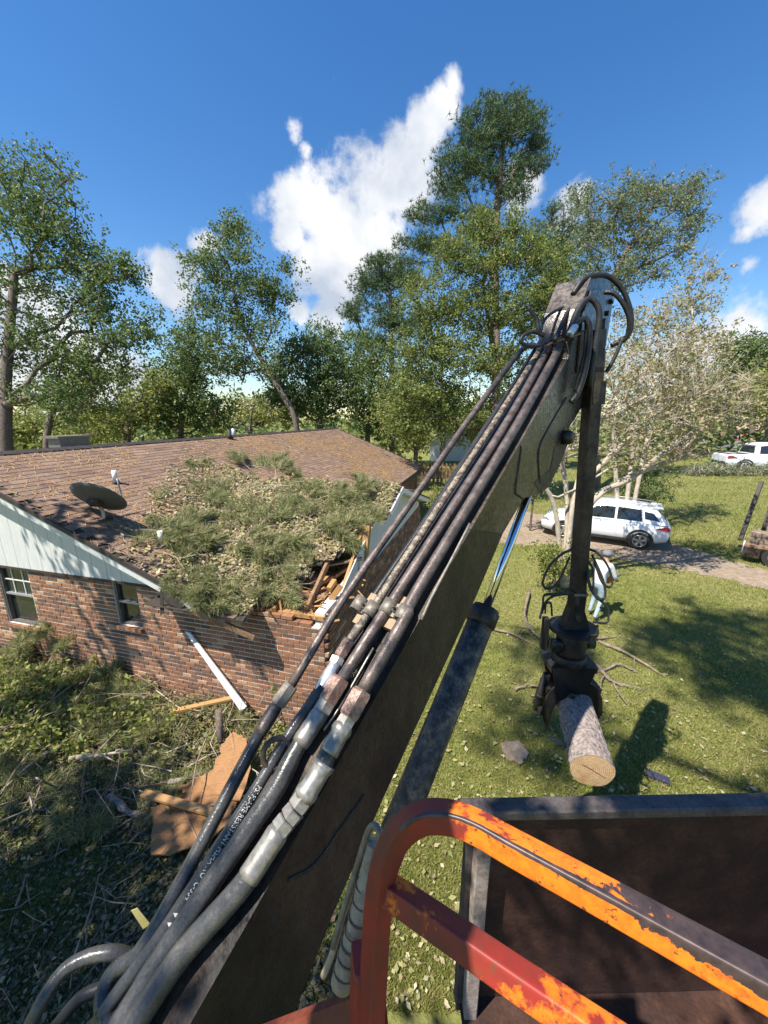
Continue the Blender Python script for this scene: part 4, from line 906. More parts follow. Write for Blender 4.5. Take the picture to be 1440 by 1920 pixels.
# left tree
make_tree('broadleaf_tree', 'tall broadleaf tree at the left edge rising behind the roof', 'tree', 17, [(12,850),(10,740),(16,640),(24,560),(30,480)],
   [(60,330,70,60,26),(95,400,70,50,24),(30,420,60,60,16),(120,470,70,45,22),(190,500,75,35,26),(60,520,80,50,22),(170,570,75,40,26),(230,630,55,35,22),(110,640,90,45,26),(20,620,60,60,14),(200,690,75,28,20),(70,720,90,50,24),(-60,500,90,140,30),(250,510,22,18,5),(285,600,16,12,4),(140,760,60,40,12)],
   lm['green'], leaves=52, size=.18, sig=.38, r0=.26, seed=3)
make_tree('broadleaf_tree', 'slender leaning tree beside the chimney behind the roof', 'tree', 21, [(88,845),(96,780),(118,730),(150,690)], [(150,700,60,50,22),(110,760,60,40,18),(190,740,50,40,16)], lm['olive'], leaves=60, size=.2, sig=.5, r0=.16, seed=4)
make_tree('broadleaf_tree', 'open crowned tree leaning left before the big white cloud', 'tree', 24, [(556,800),(530,740),(500,690),(470,640),(445,580),(430,500)],
   [(440,460,45,45,20),(400,500,50,40,20),(460,530,60,40,22),(520,545,35,26,14),(405,590,60,45,26),(480,600,60,40,22),(385,660,70,45,30),(460,680,70,50,28),(350,640,26,30,9),(440,425,25,16,6),(525,500,20,16,4)],
   lm['green'], leaves=62, size=.21, sig=.46, r0=.17, seed=5)
for k, (x, D, bl, mt, sd_, lab) in enumerate([(340, 27, [(330,730,60,60,32),(290,770,60,45,24),(380,770,60,40,20),(345,680,40,40,16)], 'green', 11, 'dark bushy tree just left of the roof vent'),
        (600, 28, [(590,680,70,55,36),(640,730,60,55,30),(570,750,60,45,24),(560,650,36,26,10),(540,720,50,50,22)], 'green', 12, 'dark rounded tree directly behind the roof ridge'),
        (690, 31, [(660,670,50,50,26),(690,720,60,60,32),(720,770,50,40,22),(615,640,36,26,12),(760,720,40,60,22)], 'green', 13, 'dense tree below the smaller pine'),
        (240, 25, [(220,790,70,35,20),(160,800,60,30,16),(280,740,50,40,16)], 'olive', 14, 'low yellow green tree between chimney and roof vent'),
        (470, 33, [(450,770,70,40,22),(520,770,60,40,20)], 'olive', 15, 'low leafy tree showing over the middle of the ridge'),
        (45, 26, [(40,800,60,40,20),(-10,770,60,50,16)], 'olive', 16, 'leafy tree low at the far left edge')]):
    make_tree('broadleaf_tree', lab, 'tree', D, [(x,850),(x,790),(x+8,740)], bl, lm[mt], leaves=75, size=.26, sig=.62, r0=.2, seed=sd_)
# pines
make_tree('pine_tree', 'tall pine with the highest crown, right of the cloud', 'pine tree', 28, [(930,830),(930,640),(928,520),(930,430),(938,330),(945,240)],
   [(945,205,62,30,34),(985,240,50,42,34),(900,240,50,34,30),(860,300,42,36,26),(1000,300,34,40,20),(930,300,60,40,34),(840,350,42,30,24),(955,350,60,30,24),(800,400,34,22,14),(870,400,60,24,20),(785,455,38,20,14),(830,470,50,24,16),(900,440,50,22,12),(770,490,22,14,5)],
   lm['pine'], 'pine', 20, .34, .36, .30, m_bark_pine, 21, bend=.25)
make_tree('pine_tree', 'smaller pine with bare lower trunk left of the boom', 'pine tree', 36, [(735,830),(735,720),(733,640),(732,560),(728,500)],
   [(725,500,40,26,22),(700,530,40,30,22),(755,540,40,34,22),(670,580,30,24,14),(720,590,50,30,22),(760,610,36,30,16),(690,640,40,22,14),(740,660,44,20,12)], lm['pine'], 'pine', 22, .42, .46, .26, m_bark_pine, 22, bend=.25)
make_tree('pine_tree', 'distant pine half hidden behind the airy right tree', 'pine tree', 38, [(1060,830),(1060,600),(1055,450)], [(1050,420,60,45,26),(1020,470,50,40,20),(1080,480,60,40,20)], lm['pine'], 'pine', 22, .42, .5, .26, m_bark_pine, 23)
# big yellow green tree in the middle and the airy one on the right
make_tree('broadleaf_tree', 'large yellow green tree behind the boom', 'tree', 21, [(932,880),(930,760),(928,690),(920,620),(905,540)],
   [(880,480,70,45,34),(960,470,70,45,32),(1020,500,60,50,26),(820,560,60,50,32),(900,580,80,50,36),(990,590,70,55,32),(790,640,50,45,26),(860,670,80,50,36),(960,680,60,50,26),(790,730,60,45,30),(860,760,70,45,28),(770,790,50,30,18),(930,420,60,25,16),(1060,560,50,50,18)],
   lm['mid'], leaves=105, size=.17, sig=.44, r0=.24, seed=31)
make_tree('broadleaf_tree', 'airy grey green tree sweeping right against blue sky', 'tree', 27, [(1120,880),(1110,700),(1120,600),(1150,520),(1180,460)],
   [(1120,380,60,36,26),(1190,360,60,34,26),(1260,370,60,30,22),(1300,345,30,18,8),(1180,430,70,40,30),(1250,440,60,34,22),(1310,410,32,20,10),(1110,460,60,50,26),(1170,510,60,40,22),(1230,500,40,26,10),(1120,560,60,50,22)],
   lm['grey'], leaves=62, size=.20, sig=.46, r0=.24, seed=32)
# crape myrtles: pale multi stems, sparse foliage
def myrtle(label, D, stems, blobs, seed, leaves=10, r0=.075, size=.10):
    rg = np.random.default_rng(seed); o = thing('crape_myrtle', (*P(*stems[0][0], D)[:2], 0), label, 'tree'); mb = MB(); allc = []
    cs_ = blobs_px(blobs, D, rg, .9); own = rg.integers(0, len(stems), len(cs_)); heads = np.array([P(*s[-1], D) for s in stems])
    own = np.argmin(np.linalg.norm(cs_[:, None]-heads[None], axis=2)+rg.uniform(0, 1.2, (len(cs_), len(stems))), axis=1)
    for i, s in enumerate(stems):
        tr = [P(x, y, D+rg.normal()*.12) for x, y in s]; tr[0][2] = 0; tr = smoothpath(tr, 4)
        if not (own == i).any(): continue
        arr, par, rad = grow(tr, cs_[own == i], rg, r0, .3); skeleton(mb, arr, par, rad, .0075)
    tw = np.repeat(cs_, 5, 0); d = rg.normal(size=tw.shape)*.8+npa((.25, 0, .45)); d /= np.linalg.norm(d, axis=1)[:, None]
    mb.build('stems', m_bark_pale, o)
    w = np.cross(d, rg.normal(size=d.shape)); w /= np.linalg.norm(w, axis=1)[:, None]; L = rg.uniform(.25, .75, (len(tw), 1))
    fast('twigs', np.stack([tw-w*.006, tw+w*.006, tw+d*L+w*.002, tw+d*L-w*.002], 1), 4, m_bark_pale, o)
    v, k = foliage(cs_, 'leaf', rg, leaves, size, .36); fast('crown', v, k, lm['rust'], o)
    return o
myrtle('pale barked crape myrtle with bare twigs beside the parked white car', 11.5,
   [[(1066,1040),(1072,960),(1090,880),(1120,800),(1160,740)], [(1062,1040),(1064,960),(1056,880),(1040,830)], [(1070,1040),(1100,960),(1160,905),(1240,870),(1310,850)], [(1070,1040),(1085,930),(1130,870),(1200,800)], [(1060,1040),(1040,950),(1000,890)], [(1074,1040),(1110,940),(1180,900),(1270,830),(1370,770)]],
   [(1180,700,90,60,60),(1270,720,100,60,70),(1130,780,70,60,40),(1230,790,110,50,80),(1330,770,90,40,60),(1050,830,40,40,16),(1200,850,90,30,40),(1350,720,60,50,34),(1290,650,60,30,26),(1010,880,30,30,8),(1420,740,50,40,18),(1300,850,60,20,20)], 41, 15)
myrtle('taller rust leaved crape myrtle standing behind the stick boom', 16, [[(1180,920),(1190,820),(1200,720),(1240,640)], [(1190,920),(1220,800),(1260,700),(1300,600)], [(1175,920),(1150,800),(1150,700)]],
   [(1200,620,60,50,40),(1260,600,50,60,36),(1300,560,40,60,26),(1330,520,22,30,10),(1180,680,70,50,44),(1290,660,60,50,40),(1340,640,36,40,16),(1130,740,60,60,36),(1250,730,80,50,44),(1320,480,14,20,4)], 42, 30, .09, .11)
# background and right edge
for x, D, bl, mt, sd_, lab in [(1410, 48, [(1400,660,50,30,26),(1440,680,50,40,26),(1390,700,40,30,16)], 'green', 51, 'round dark tree at the far right edge'),
        (1330, 52, [(1320,720,50,40,22),(1370,750,50,40,20),(1280,740,50,40,18)], 'green', 52, 'distant green tree behind the crape myrtle twigs'),
        (1440, 40, [(1430,740,40,40,18),(1470,720,50,50,18)], 'olive', 53, 'pink tinged shrub tree beyond the street'),
        (830, 40, [(820,760,50,40,22),(860,780,40,30,14)], 'green', 54, 'dim tree above the picket fence'),
        (900, 24, [(900,800,50,36,26),(950,770,40,50,22),(960,830,40,30,14)], 'olive', 55, 'low yellow green tree just left of the boom plate'),
        (780, 26, [(770,810,40,30,20),(740,770,40,40,20)], 'olive', 56, 'yellow green tree behind the far roof corner')]:
    make_tree('broadleaf_tree', lab, 'tree', D, [(x,830),(x,770),(x,720)], bl, lm[mt], leaves=70, size=.42 if D > 30 else .22, sig=.9 if D > 30 else .5, r0=.3 if D > 30 else .15, seed=sd_)
# far wood closing the horizon
rg = np.random.default_rng(60); cs_ = []
for k in range(900):
    a = R(rg.uniform(-62, 62)); d = rg.uniform(60, 95); cs_.append((d*math.sin(a), d*math.cos(a), abs(rg.normal())*3.2+.4))
cc = np.array(cs_); v, k = foliage(cc, 'leaf', rg, 26, 1.0, 1.5); kind(fast('distant_wood', v, k, lm['green']), 'stuff', 'distant belt of trees')
rg = np.random.default_rng(61); cs_ = []
for k in range(300):
    a = R(rg.uniform(-50, 2)); d = rg.uniform(30, 44); cs_.append((d*math.sin(a), d*math.cos(a), abs(rg.normal())*1.6+.4))
cc = np.array(cs_); v, k = foliage(cc, 'leaf', rg, 40, .5, .9); kind(fast('undergrowth', v, k, lm['olive']), 'stuff', 'tangled undergrowth behind the house')
# shrubs
def shrub(label, px, py, D, rx, ry, n, mt, seed, leaves=60, size=.09, sig=.2):
    return make_tree('shrub', label, 'shrub', D, [(px, py+ry), (px, py+ry*.4), (px, py)], [(px, py, rx, ry, n)], lm[mt], leaves=leaves, size=size, sig=sig, r0=.05, seed=seed)
shrub('dark evergreen shrub behind the parked white car', 1215, 915, 17.5, 55, 38, 60, 'green', 71)
shrub('small green shrub at the foot of the crape myrtle', 1040, 1050, 11, 32, 28, 26, 'olive', 72)
shrub('dark bush between the boom and the car bonnet', 1000, 905, 17, 40, 26, 30, 'green', 73)
shrub('leafy bush in front of the picket fence', 830, 935, 16, 34, 22, 26, 'olive', 74)
# trees outside the frame that shade the yard and the wall
make_tree('broadleaf_tree', 'tree left of the frame whose limbs shade the brick wall', 'tree', 0, [(-10.8, 2.2, 0), (-9.8, 2.9, 3.8), (-8.7, 3.6, 6), (-7.9, 4.2, 7.6), (-7.4, 4.5, 9)],
   [((-7.7, 4.25, 7.3), (.8, .7, .7), 7), ((-9.0, 3.9, 7.4), (.9, .8, .8), 9), ((-8.0, 4.4, 9.0), (.8, .7, .6), 8), ((-8.6, 3.0, 7.0), (.9, .7, .7), 8)], lm['green'], leaves=36, size=.15, sig=.30, r0=.17, seed=81, world=True, bend=.05)
make_tree('broadleaf_tree', 'tree behind the viewer shading the littered ground at lower left', 'tree', 0, [(-9, -4.5, 0), (-8.5, -4, 4), (-7.5, -3, 8)],
   [((-7.0, -1.6, 8.4), (2.2, 1.8, 1.5), 60), ((-5.8, -3.4, 10), (2.2, 2.0, 1.6), 50), ((-9.4, -.2, 9.0), (1.8, 1.5, 1.4), 30), ((-4.6, -1.9, 8.4), (1.2, .9, 1.0), 22), ((-6.4, -.35, 9), (1.1, .7, .8), 26), ((-8.4, .5, 9.2), (1.0, .7, .8), 18)], lm['green'], leaves=70, size=.2, sig=.42, r0=.26, seed=82, world=True)
make_tree('broadleaf_tree', 'tall tree behind the viewer dappling the lawn', 'tree', 0, [(-6, -12, 0), (-5.8, -10, 8), (-5, -6, 16), (-4.5, -3, 21)],
   [((-4.9, -1.5, 24), (1.2, .8, .8), 26), ((-4.0, -3.3, 23.5), (1.3, .8, .8), 26), ((-2.6, -1.6, 24), (1.3, 1.0, .9), 26), ((-5.6, -.1, 24.5), (1.1, .6, .7), 16), ((-3.4, .3, 24.5), (1.3, .8, .8), 20), ((-5.4, -4.1, 23), (.8, .5, .6), 9), ((-9.6, -2.6, 24), (.8, .6, .6), 9), ((-8.4, -.9, 24.5), (.8, .5, .6), 8), ((-.8, -.4, 25), (1.3, 1.2, 1.0), 22)], lm['green'], leaves=60, size=.22, sig=.42, r0=.3, seed=83, world=True)
make_tree('broadleaf_tree', 'unseen tree added behind the viewer, its branch placed to shade the steel box', 'tree', 0, [(2.2, -5, 0), (1.6, -3.6, 4), (.6, -1.8, 7.4), (-.6, -.6, 8.9)],
   [((-1.2, -.42, 9.0), (1.6, .30, .3), 22), ((.6, -.45, 9.2), (.9, .3, .3), 8)], lm['green'], leaves=60, size=.15, sig=.16, r0=.14, seed=84, world=True)  # unseen branch added and stretched to throw shade on the box

# ------------------------------------------------------------------ surfaces for laying debris
def surf(x, y):
    """height of house roof or ground under a point"""
    q = np.array([x, y, 0])-HK; u, v = q@hu, q@hv; z = 0.
    if -7 <= u <= EU and RV0 <= v <= RV1: z = zmain(u)
    if -4.8 <= u <= .33 and WE_V <= v <= WR_V and not hole(u, v): z = max(z if u < -1.6 else 0, zwing(u, v)) if zwing(u, v) > zmain(u)-.05 or u > -1.7 else z
    return z
def hit(px, py):
    r = ray(px, py)
    for t in np.arange(2, 40, .02):
        p = CAM+r*t
        if p[2] <= surf(p[0], p[1]): return p
    return G(px, py)
# satellite dish
dp = hit(195, 975); dc = dp+HZ*.42-hv*.02; dn = unit(np.array([.12, .74, .66])); dx = unit(np.cross(dn, HZ)); dy = np.cross(dx, dn)
dish = thing('satellite_dish', dp, 'dark grey satellite dish on the left part of the roof', 'satellite dish')
vv, nr, ns = [], 6, 36
for i in range(nr+1):
    for j in range(ns):
        r = i/nr; a = 2*math.pi*j/ns; vv.append(dc+dx*math.cos(a)*r*.48+dy*math.sin(a)*r*.40+dn*(.085*r*r-.085))
m_dish = M('dish_grey', [(.3, (.075, .075, .075)), (.7, (.11, .108, .10))], .6, scale=7)
link('reflector', vv+[q+dn*.008 for q in vv], [(i*ns+j, (i+1)*ns+j, (i+1)*ns+(j+1) % ns, i*ns+(j+1) % ns) for i in range(nr) for j in range(ns)]+[(len(vv)+i*ns+j, len(vv)+i*ns+(j+1) % ns, len(vv)+(i+1)*ns+(j+1) % ns, len(vv)+(i+1)*ns+j) for i in range(nr) for j in range(ns)]+[(nr*ns+j, len(vv)+nr*ns+j, len(vv)+nr*ns+(j+1) % ns, nr*ns+(j+1) % ns) for j in range(ns)], m_dish, dish, sm=[True]*(2*nr*ns+ns))
MB().tube(smoothpath([dp, dp+HZ*.18, dc-dn*.12], 4), .028, 10).build('mast', m_alu, dish)
MB().cbox(dc-dn*.13, dx*.11, dy*.07, dn*.035, .2).build('bracket', m_steel_dark, dish)
MB().cbox(dp+HZ*.01, hv*.12, hu*.07, HZ*.012, .2).build('mount_foot', m_steel_dark, dish)
MB().tube([dp-hu*.45+HZ*.16, dp-hu*.12+HZ*.3], .012, 8).build('stay_rod', m_alu, dish)
MB().tube(smoothpath([dc-dy*.36+dn*.02, dc-dy*.42+dn*.25, dc-dy*.1+dn*.5], 4), .016, 8).build('feed_arm', m_alu, dish)
# ------------------------------------------------------------------ pine boughs
STRAW = [(.42, .24, .10), (.54, .36, .17), (.34, .18, .08), (.60, .46, .28)]
LITTER = [(.33, .25, .13), (.48, .40, .23), (.18, .12, .065), (.60, .54, .36), (.17, .20, .06), (.40, .38, .17), (.28, .30, .11)]
BOUGH = [(.10, .15, .05), (.17, .22, .075), (.25, .29, .105), (.34, .34, .155), (.43, .37, .21), (.44, .36, .20)]
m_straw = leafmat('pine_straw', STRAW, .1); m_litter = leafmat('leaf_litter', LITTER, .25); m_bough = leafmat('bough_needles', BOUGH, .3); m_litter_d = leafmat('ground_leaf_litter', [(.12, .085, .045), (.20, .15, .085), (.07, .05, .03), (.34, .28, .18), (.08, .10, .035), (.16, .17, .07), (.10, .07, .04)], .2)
def bough_meshes(seed, L=1.0):
    rg = np.random.default_rng(seed); mb = MB(); tips, axs = [], []
    main = smoothpath([(0, 0, .02), (.35*L, rg.normal()*.05, .07), (.7*L, rg.normal()*.09, .06), (L, rg.normal()*.12, .02)], 5)
    mb.tube(main, np.linspace(.016, .005, len(main)), 6)
    for k in range(13):
        t = rg.uniform(.2, 1); p = main[int(t*(len(main)-1))]; sd_ = 1 if k % 2 else -1
        e = p+npa((rg.uniform(.12, .34), sd_*rg.uniform(.1, .36), rg.uniform(-.03, .13)))*(1.15-.4*t); q = smoothpath([p, (p+e)/2+npa((0, 0, .03)), e], 3); mb.tube(q, np.linspace(.006, .003, len(q)), 4)
        for s in np.linspace(.35, 1, 5): tips.append(q[int(s*(len(q)-1))]); axs.append(unit(e-p))
    for s in np.linspace(.5, 1, 9): tips.append(main[int(s*(len(main)-1))]); axs.append((1, 0, 0))
    nv = needles(npa(tips), npa(axs), 30, .17, .011, rg, .8); nv[:, 2] = np.maximum(nv[:, 2], -.02)
    WLOC['_o'] = np.zeros(3)
    st_ = bpy.data.meshes.new('stem'); st_.from_pydata(np.concatenate(mb.v).tolist(), [], mb.f); st_.materials.append(m_stick)
    o = fast('needles', nv, 3, m_bough, base=(0, 0, 0)); ne = o.data; bpy.data.objects.remove(o)
    return st_, ne
BM = [bough_meshes(200+i) for i in range(5)]
def bough(px, py, yaw, sc, label, lift=.03, group=None, i=[0]):
    p = hit(px, py); e = .12; gx_ = (surf(p[0]+e, p[1])-surf(p[0]-e, p[1]))/(2*e); gy_ = (surf(p[0], p[1]+e)-surf(p[0], p[1]-e))/(2*e)
    gx_, gy_ = max(-.6, min(.6, gx_)), max(-.6, min(.6, gy_)); n = unit((-gx_, -gy_, 1)); x = npa((math.cos(yaw), math.sin(yaw), 0)); x = unit(x-n*(x@n)); y = np.cross(n, x)
    o = bpy.data.objects.new('pine_bough', None); C.objects.link(o); q = p+n*lift
    o.matrix_world = Matrix(((x[0]*sc, y[0]*sc, n[0]*sc, q[0]), (x[1]*sc, y[1]*sc, n[1]*sc, q[1]), (x[2]*sc, y[2]*sc, n[2]*sc, q[2]), (0, 0, 0, 1)))
    tag(o, label, 'pine bough', group); a, b_ = BM[i[0] % 5]; i[0] += 1
    for nm, me in (('stem', a), ('needles', b_)):
        c = bpy.data.objects.new(nm, me); C.objects.link(c); c.parent = o
GR = 'pine boughs strewn over the roof'
for x, y, yaw, sc, lab in [(248,1000,.3,.95,'dark green pine bough right beside the satellite dish'), (285,985,-.4,.9,'pine bough between the dish and the front vent pipe'), (335,945,.7,.8,'light green pine bough above and right of the dish'),
        (520,905,1.9,1.0,'pine bough heaped highest against the wing ridge'), (545,930,-.8,1.05,'thick dark bough below the ridge with a forked bare twig'), (590,945,.2,.9,'dark bough lying right of the forked twig'),
        (470,885,2.4,.8,'pale green bough on the main slope above the wing ridge'), (500,880,.4,.75,'bough tip standing up on the main slope'), (640,892,.6,.7,'small bright bough on the main slope near the fallen corner'),
        (430,1020,-.5,.95,'bough in the middle of the littered wing roof'), (480,1000,1.2,.85,'bough up the slope from the middle of the wing'), (560,1010,-.2,.95,'bough close to the torn roof edge'),
        (400,1075,-1.1,.8,'bough hanging low near the front eave'), (345,1078,-1.2,.5,'bough drooping over the eave left of the wing'), (520,1060,-1.4,.8,'bough just above the brick wall below the hole'),
        (630,1000,.4,.7,'bough beside the splintered post'), (370,1010,2.0,.7,'small bough right of the front vent pipe'), (450,1060,-2.2,.7,'bough over the eave above the wall shadow'), (600,985,2.6,.8,'long bough across the top of the hole')]:
    bough(x, y, yaw, sc*1.35, lab, .05, GR)
GG = 'pine boughs piled along the wall'
for x, y, yaw, sc, lab in [(130,1300,.3,1.1,'brightest bough in the brush below the left window'), (165,1330,-.6,1.1,'bough in the sunlit middle of the brush pile'), (95,1340,1.4,1.1,'bough left of the sunlit brush'), (60,1290,2.2,1.0,'shaded bough against the wall at far left'),
        (200,1370,-.3,1.0,'bough at the right of the brush pile above the long pale stick'), (30,1250,.5,1.1,'bough reaching up the wall under the left window'), (100,1265,1.0,1.0,'bough leaning on the bricks right of the left window'), (15,1330,-.3,1.2,'big shaded bough on the left edge of the frame'), (250,1330,2.4,.9,'bough heaped at the wall below the small window'), (120,1390,.8,1.0,'bough across the lower brush pile'), (230,1420,1.9,.9,'bough next to the bark covered short log'), (50,1400,-1.0,1.0,'dark bough low at the left edge'),
        (390,1425,.3,.8,'bough above the broken plywood'), (480,1330,1.2,.6,'small bough at the foot of the white trim'), (160,1470,-.9,.9,'shaded bough left of the plywood'), (220,1560,.5,.7,'dark bough tuft below the plywood')]:
    bough(x, y, yaw, sc, lab, .16 if y < 1400 else .05, GG)
bough(588, 1150, -1.9, .5, 'bough dangling down the broken brick corner', .02)
# loose litter lying on roof and ground (uncountable)
def lie(pts, size, nrm, rg, mat, name, label, asp=.6, flat=.75):
    kind(fast(name, rquads(pts, size, asp, flat, rg, nrm, False), 4, mat), 'stuff', label)
rg = np.random.default_rng(90); pts = []
while len(pts) < 24000:
    u, v = rg.uniform(-6.4, .25), rg.uniform(RV0, WR_V+.9)
    w = 1.0
    if zwing(u, v) < zmain(u): w = max(0, 1-(zmain(u)-zwing(u, min(v, WR_V)))*1.5)*(.9 if v < 3.2 else .35)
    if hole(u, v) or (v > WR_V and u > -2): continue
    if rg.uniform() > w*(.35+.65*(math.sin(u*2.3+1)*math.sin(v*2.1)+1)/2): continue
    z = max(zmain(u) if u < -1.5 else 0, zwing(u, v) if v < WR_V else 0); pts.append(H(u, v, z+.012+abs(rg.normal())*.05))
lie(np.array(pts), .075, unit(HZ-.2*hv), rg, m_litter, 'roof_litter', 'dry leaves and needle scraps matted on the roof', .5, .55)
rg = np.random.default_rng(94); c = []
while len(c) < 950:
    u, v = rg.uniform(-5.6, .2), rg.uniform(RV0, WR_V+.7)
    if hole(u, v) or zwing(u, v) < zmain(u)-.5 or (v > WR_V-.1 and u > -3): continue
    f = math.sin(u*2.7+.4+v)*math.sin(v*2.3+1.1-u*.6)+.25*math.sin(u*7)*math.sin(v*6)
    if f < rg.uniform(.0, .5): continue
    z = max(zmain(u) if u < -1.5 else 0, zwing(u, v) if v < WR_V else 0); c.append(H(u, v, z+.05+abs(rg.normal())*.06))
c = np.array(c); ax = rg.normal(size=c.shape)*npa((1, 1, .3))-.35*hv-.2*HZ; ax /= np.linalg.norm(ax, axis=1)[:, None]
kind(fast('roof_brush', needles(c, ax, 26, .19, .010, rg, .75), 3, m_bough), 'stuff', 'green pine needles tangled over the wing roof')
rg = np.random.default_rng(91); n = 7000; v = np.zeros((n, 4, 3)); k = 0
cl = rg.uniform((-6.9, -.2), (-2, 16.5), (190, 2))
while k < n:
    c = cl[rg.integers(190)]; u, vv_ = c+rg.normal(size=2)*npa((.28, .5)); 
    if not (-6.95 < u < -1.6 and RV0 < vv_ < 17.8) or zwing(u, min(vv_, 8.2-vv_)) > zmain(u) and vv_ < 8: continue
    d = unit(e_m*.8+hv*rg.normal()*.45); w = np.cross(nm_, d)*.0055*(1+.13*vv_); p = H(u, vv_, zmain(u)+.01); L = rg.uniform(.06, .17)*(1+.02*vv_); v[k] = [p-w, p+w, p+d*L+w, p+d*L-w]; k += 1
kind(fast('roof_straw', v, 4, m_straw), 'stuff', 'orange pine straw caught on the shingles')
def inpoly(px, py, poly):
    c = False; n = len(poly)
    for i in range(n):
        (x1, y1), (x2, y2) = poly[i], poly[i-1]
        if (y1 > py) != (y2 > py) and px < (x2-x1)*(py-y1)/(y2-y1)+x1: c = not c
    return c
def mound(p):
    q = p-HK; u, v = q@hu, q@hv
    if v > .1: return 0
    h = (.30+.0*(u < -4.2))*math.exp(-((v+.35)/.6)**2)*(1 if u < -1.2 else math.exp(-((u+1.2)/.5)**2)*.6+.3)
    return h+.30*math.exp(-((u+5.2)/1.5)**2-((v+1.3)/.9)**2)
rg = np.random.default_rng(92); pts, tuf, tb = [], [], []
while len(pts) < 24000:
    x, y = rg.uniform(-30, 640), rg.uniform(1230, 1930); p = G(x, y); q = p-HK
    if q@hv > -.04 and q@hu < .05: continue
    dens = .95 if y < 1440 and x < 520 else .35+.3*math.sin(p[0]*2.1)*math.sin(p[1]*2.7)
    if rg.uniform() > dens: continue
    p[2] = mound(p)*rg.uniform(.55, 1.05)+abs(rg.normal())*.025+.01; pts.append(p)
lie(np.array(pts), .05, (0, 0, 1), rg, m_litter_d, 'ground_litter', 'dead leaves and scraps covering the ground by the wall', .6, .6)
rg = np.random.default_rng(93); c = []
while len(c) < 1500:
    x, y = rg.uniform(-40, 480), rg.uniform(1225, 1520); p = G(x, y); q = p-HK
    if q@hv > -.1: continue
    f = math.sin(p[0]*3.1+.5)*math.sin(p[1]*2.9)
    if rg.uniform() > (.8 if y < 1400 and x < 280 else .28)*(f > -.25): continue
    p[2] = mound(p)*rg.uniform(.6, 1.15)+.03; c.append(p)
c = np.array(c); ax = rg.normal(size=c.shape)*npa((1, 1, .35)); ax /= np.linalg.norm(ax, axis=1)[:, None]
kind(fast('brush_needles', needles(c, ax, 26, .17, .009, rg, .8), 3, m_bough), 'stuff', 'green needle brush heaped on the ground')
# twigs and bare limbs lying in the debris
def twigs(n, seed, where, name, label, L=(.2, .8), r=(.004, .011)):
    rg = np.random.default_rng(seed); mb = MB(); k = 0
    while k < n:
        p = where(rg)
        if p is None: continue
        a = rg.uniform(0, 6.28); d = npa((math.cos(a), math.sin(a), rg.normal()*.22)); ln = rg.uniform(*L); q = p+HZ*rg.uniform(.02, .16)
        pts = [q, q+d*ln*.5+rg.normal(size=3)*ln*.08, q+d*ln+rg.normal(size=3)*ln*.1]; rr = rg.uniform(*r); mb.tube(pts, [rr, rr*.8, rr*.4], 4, cap=False)
        if rg.uniform() < .5: e = pts[1]+(d+rg.normal(size=3)*.7)*ln*.35; mb.tube([pts[1], e], [rr*.7, rr*.3], 3, cap=False)
        k += 1
    kind(mb.build(name, [m_bark_pale if seed % 2 else m_stick]), 'stuff', label)
def w_roof(rg):
    u, v = rg.uniform(-5.6, .1), rg.uniform(RV0, WR_V+.6)
    if hole(u, v) or zwing(u, v) < zmain(u)-.45: return None
    return H(u, v, max(zmain(u) if u < -1.5 else 0, zwing(u, v) if v < WR_V else 0))
def w_pile(rg):
    p = G(rg.uniform(-40, 500), rg.uniform(1235, 1560)); q = p-HK
    if q@hv > -.06: return None
    p[2] = mound(p); return p
def w_shade(rg): return G(rg.uniform(-20, 420), rg.uniform(1500, 1900))
twigs(90, 301, w_roof, 'roof_twigs', 'pale broken twigs on the roof'); twigs(80, 302, w_roof, 'roof_twigs', 'brown broken twigs on the roof')
twigs(42, 303, w_pile, 'pile_twigs', 'pale twigs in the brush pile', (.3, 1.1), (.004, .014)); twigs(55, 304, w_pile, 'pile_twigs', 'brown twigs in the brush pile', (.3, 1.2), (.005, .016)); twigs(90, 306, w_shade, 'ground_twigs', 'twigs on the shaded ground', (.15, .6), (.003, .007))
rg = np.random.default_rng(310); c = []
while len(c) < 260:
    p = G(rg.uniform(-60, 330), rg.uniform(1225, 1420)); q = p-HK
    if q@hv > -.12 or rg.uniform() > 1-.0028*max(0, proj(p)[0]): continue
    p[2] = mound(p)*rg.uniform(.5, 1.1)+rg.uniform(.0, .08); c.append(p)
v, k = foliage(np.array(c), 'leaf', rg, 54, .075, .14); kind(fast('brush_leaves', v, k, lm['olive']), 'stuff', 'leafy green branches heaped against the wall')
# grass
def grass(n, region, seed, hgt, wid, mat, name, label, keep=None):
    rg = np.random.default_rng(seed); x0, x1, y0, y1 = region; out = []
    x, y = rg.uniform(x0, x1, n), rg.uniform(y0, y1, n); r = np.array([G(a, b_) for a, b_ in zip(x, y)]); ok = np.ones(n, bool)
    for poly in EXCL: ok &= ~np.array([inpoly(a, b_, poly) for a, b_ in zip(x, y)])
    q = r-HK; ok &= ~((q@hu < .1) & (q@hv > -.1)); r = r[ok]; n = len(r); dist = np.linalg.norm(r-CAM, axis=1)
    d = rg.normal(size=(n, 3))*npa((.55, .55, 0))+npa((0, 0, 1)); w = rg.normal(size=(n, 3))*npa((1, 1, 0)); w /= np.linalg.norm(w, axis=1)[:, None]
    W = (wid*(.5+dist/9)*rg.uniform(.6, 1.4, n))[:, None]; Hh = (hgt*(.7+dist/25)*rg.uniform(.5, 1.5, n))[:, None]
    fast(name, np.stack([r-w*W, r+w*W, r+d*Hh], 1), 3, mat); o = bpy.data.objects[name]; kind(o, 'stuff', label)
EXCL = [[(880,962),(960,958),(1030,968),(1120,990),(1230,1012),(1330,1040),(1460,1075),(1460,1112),(1330,1080),(1230,1060),(1130,1042),(1040,1026),(950,1020),(860,1012)]]
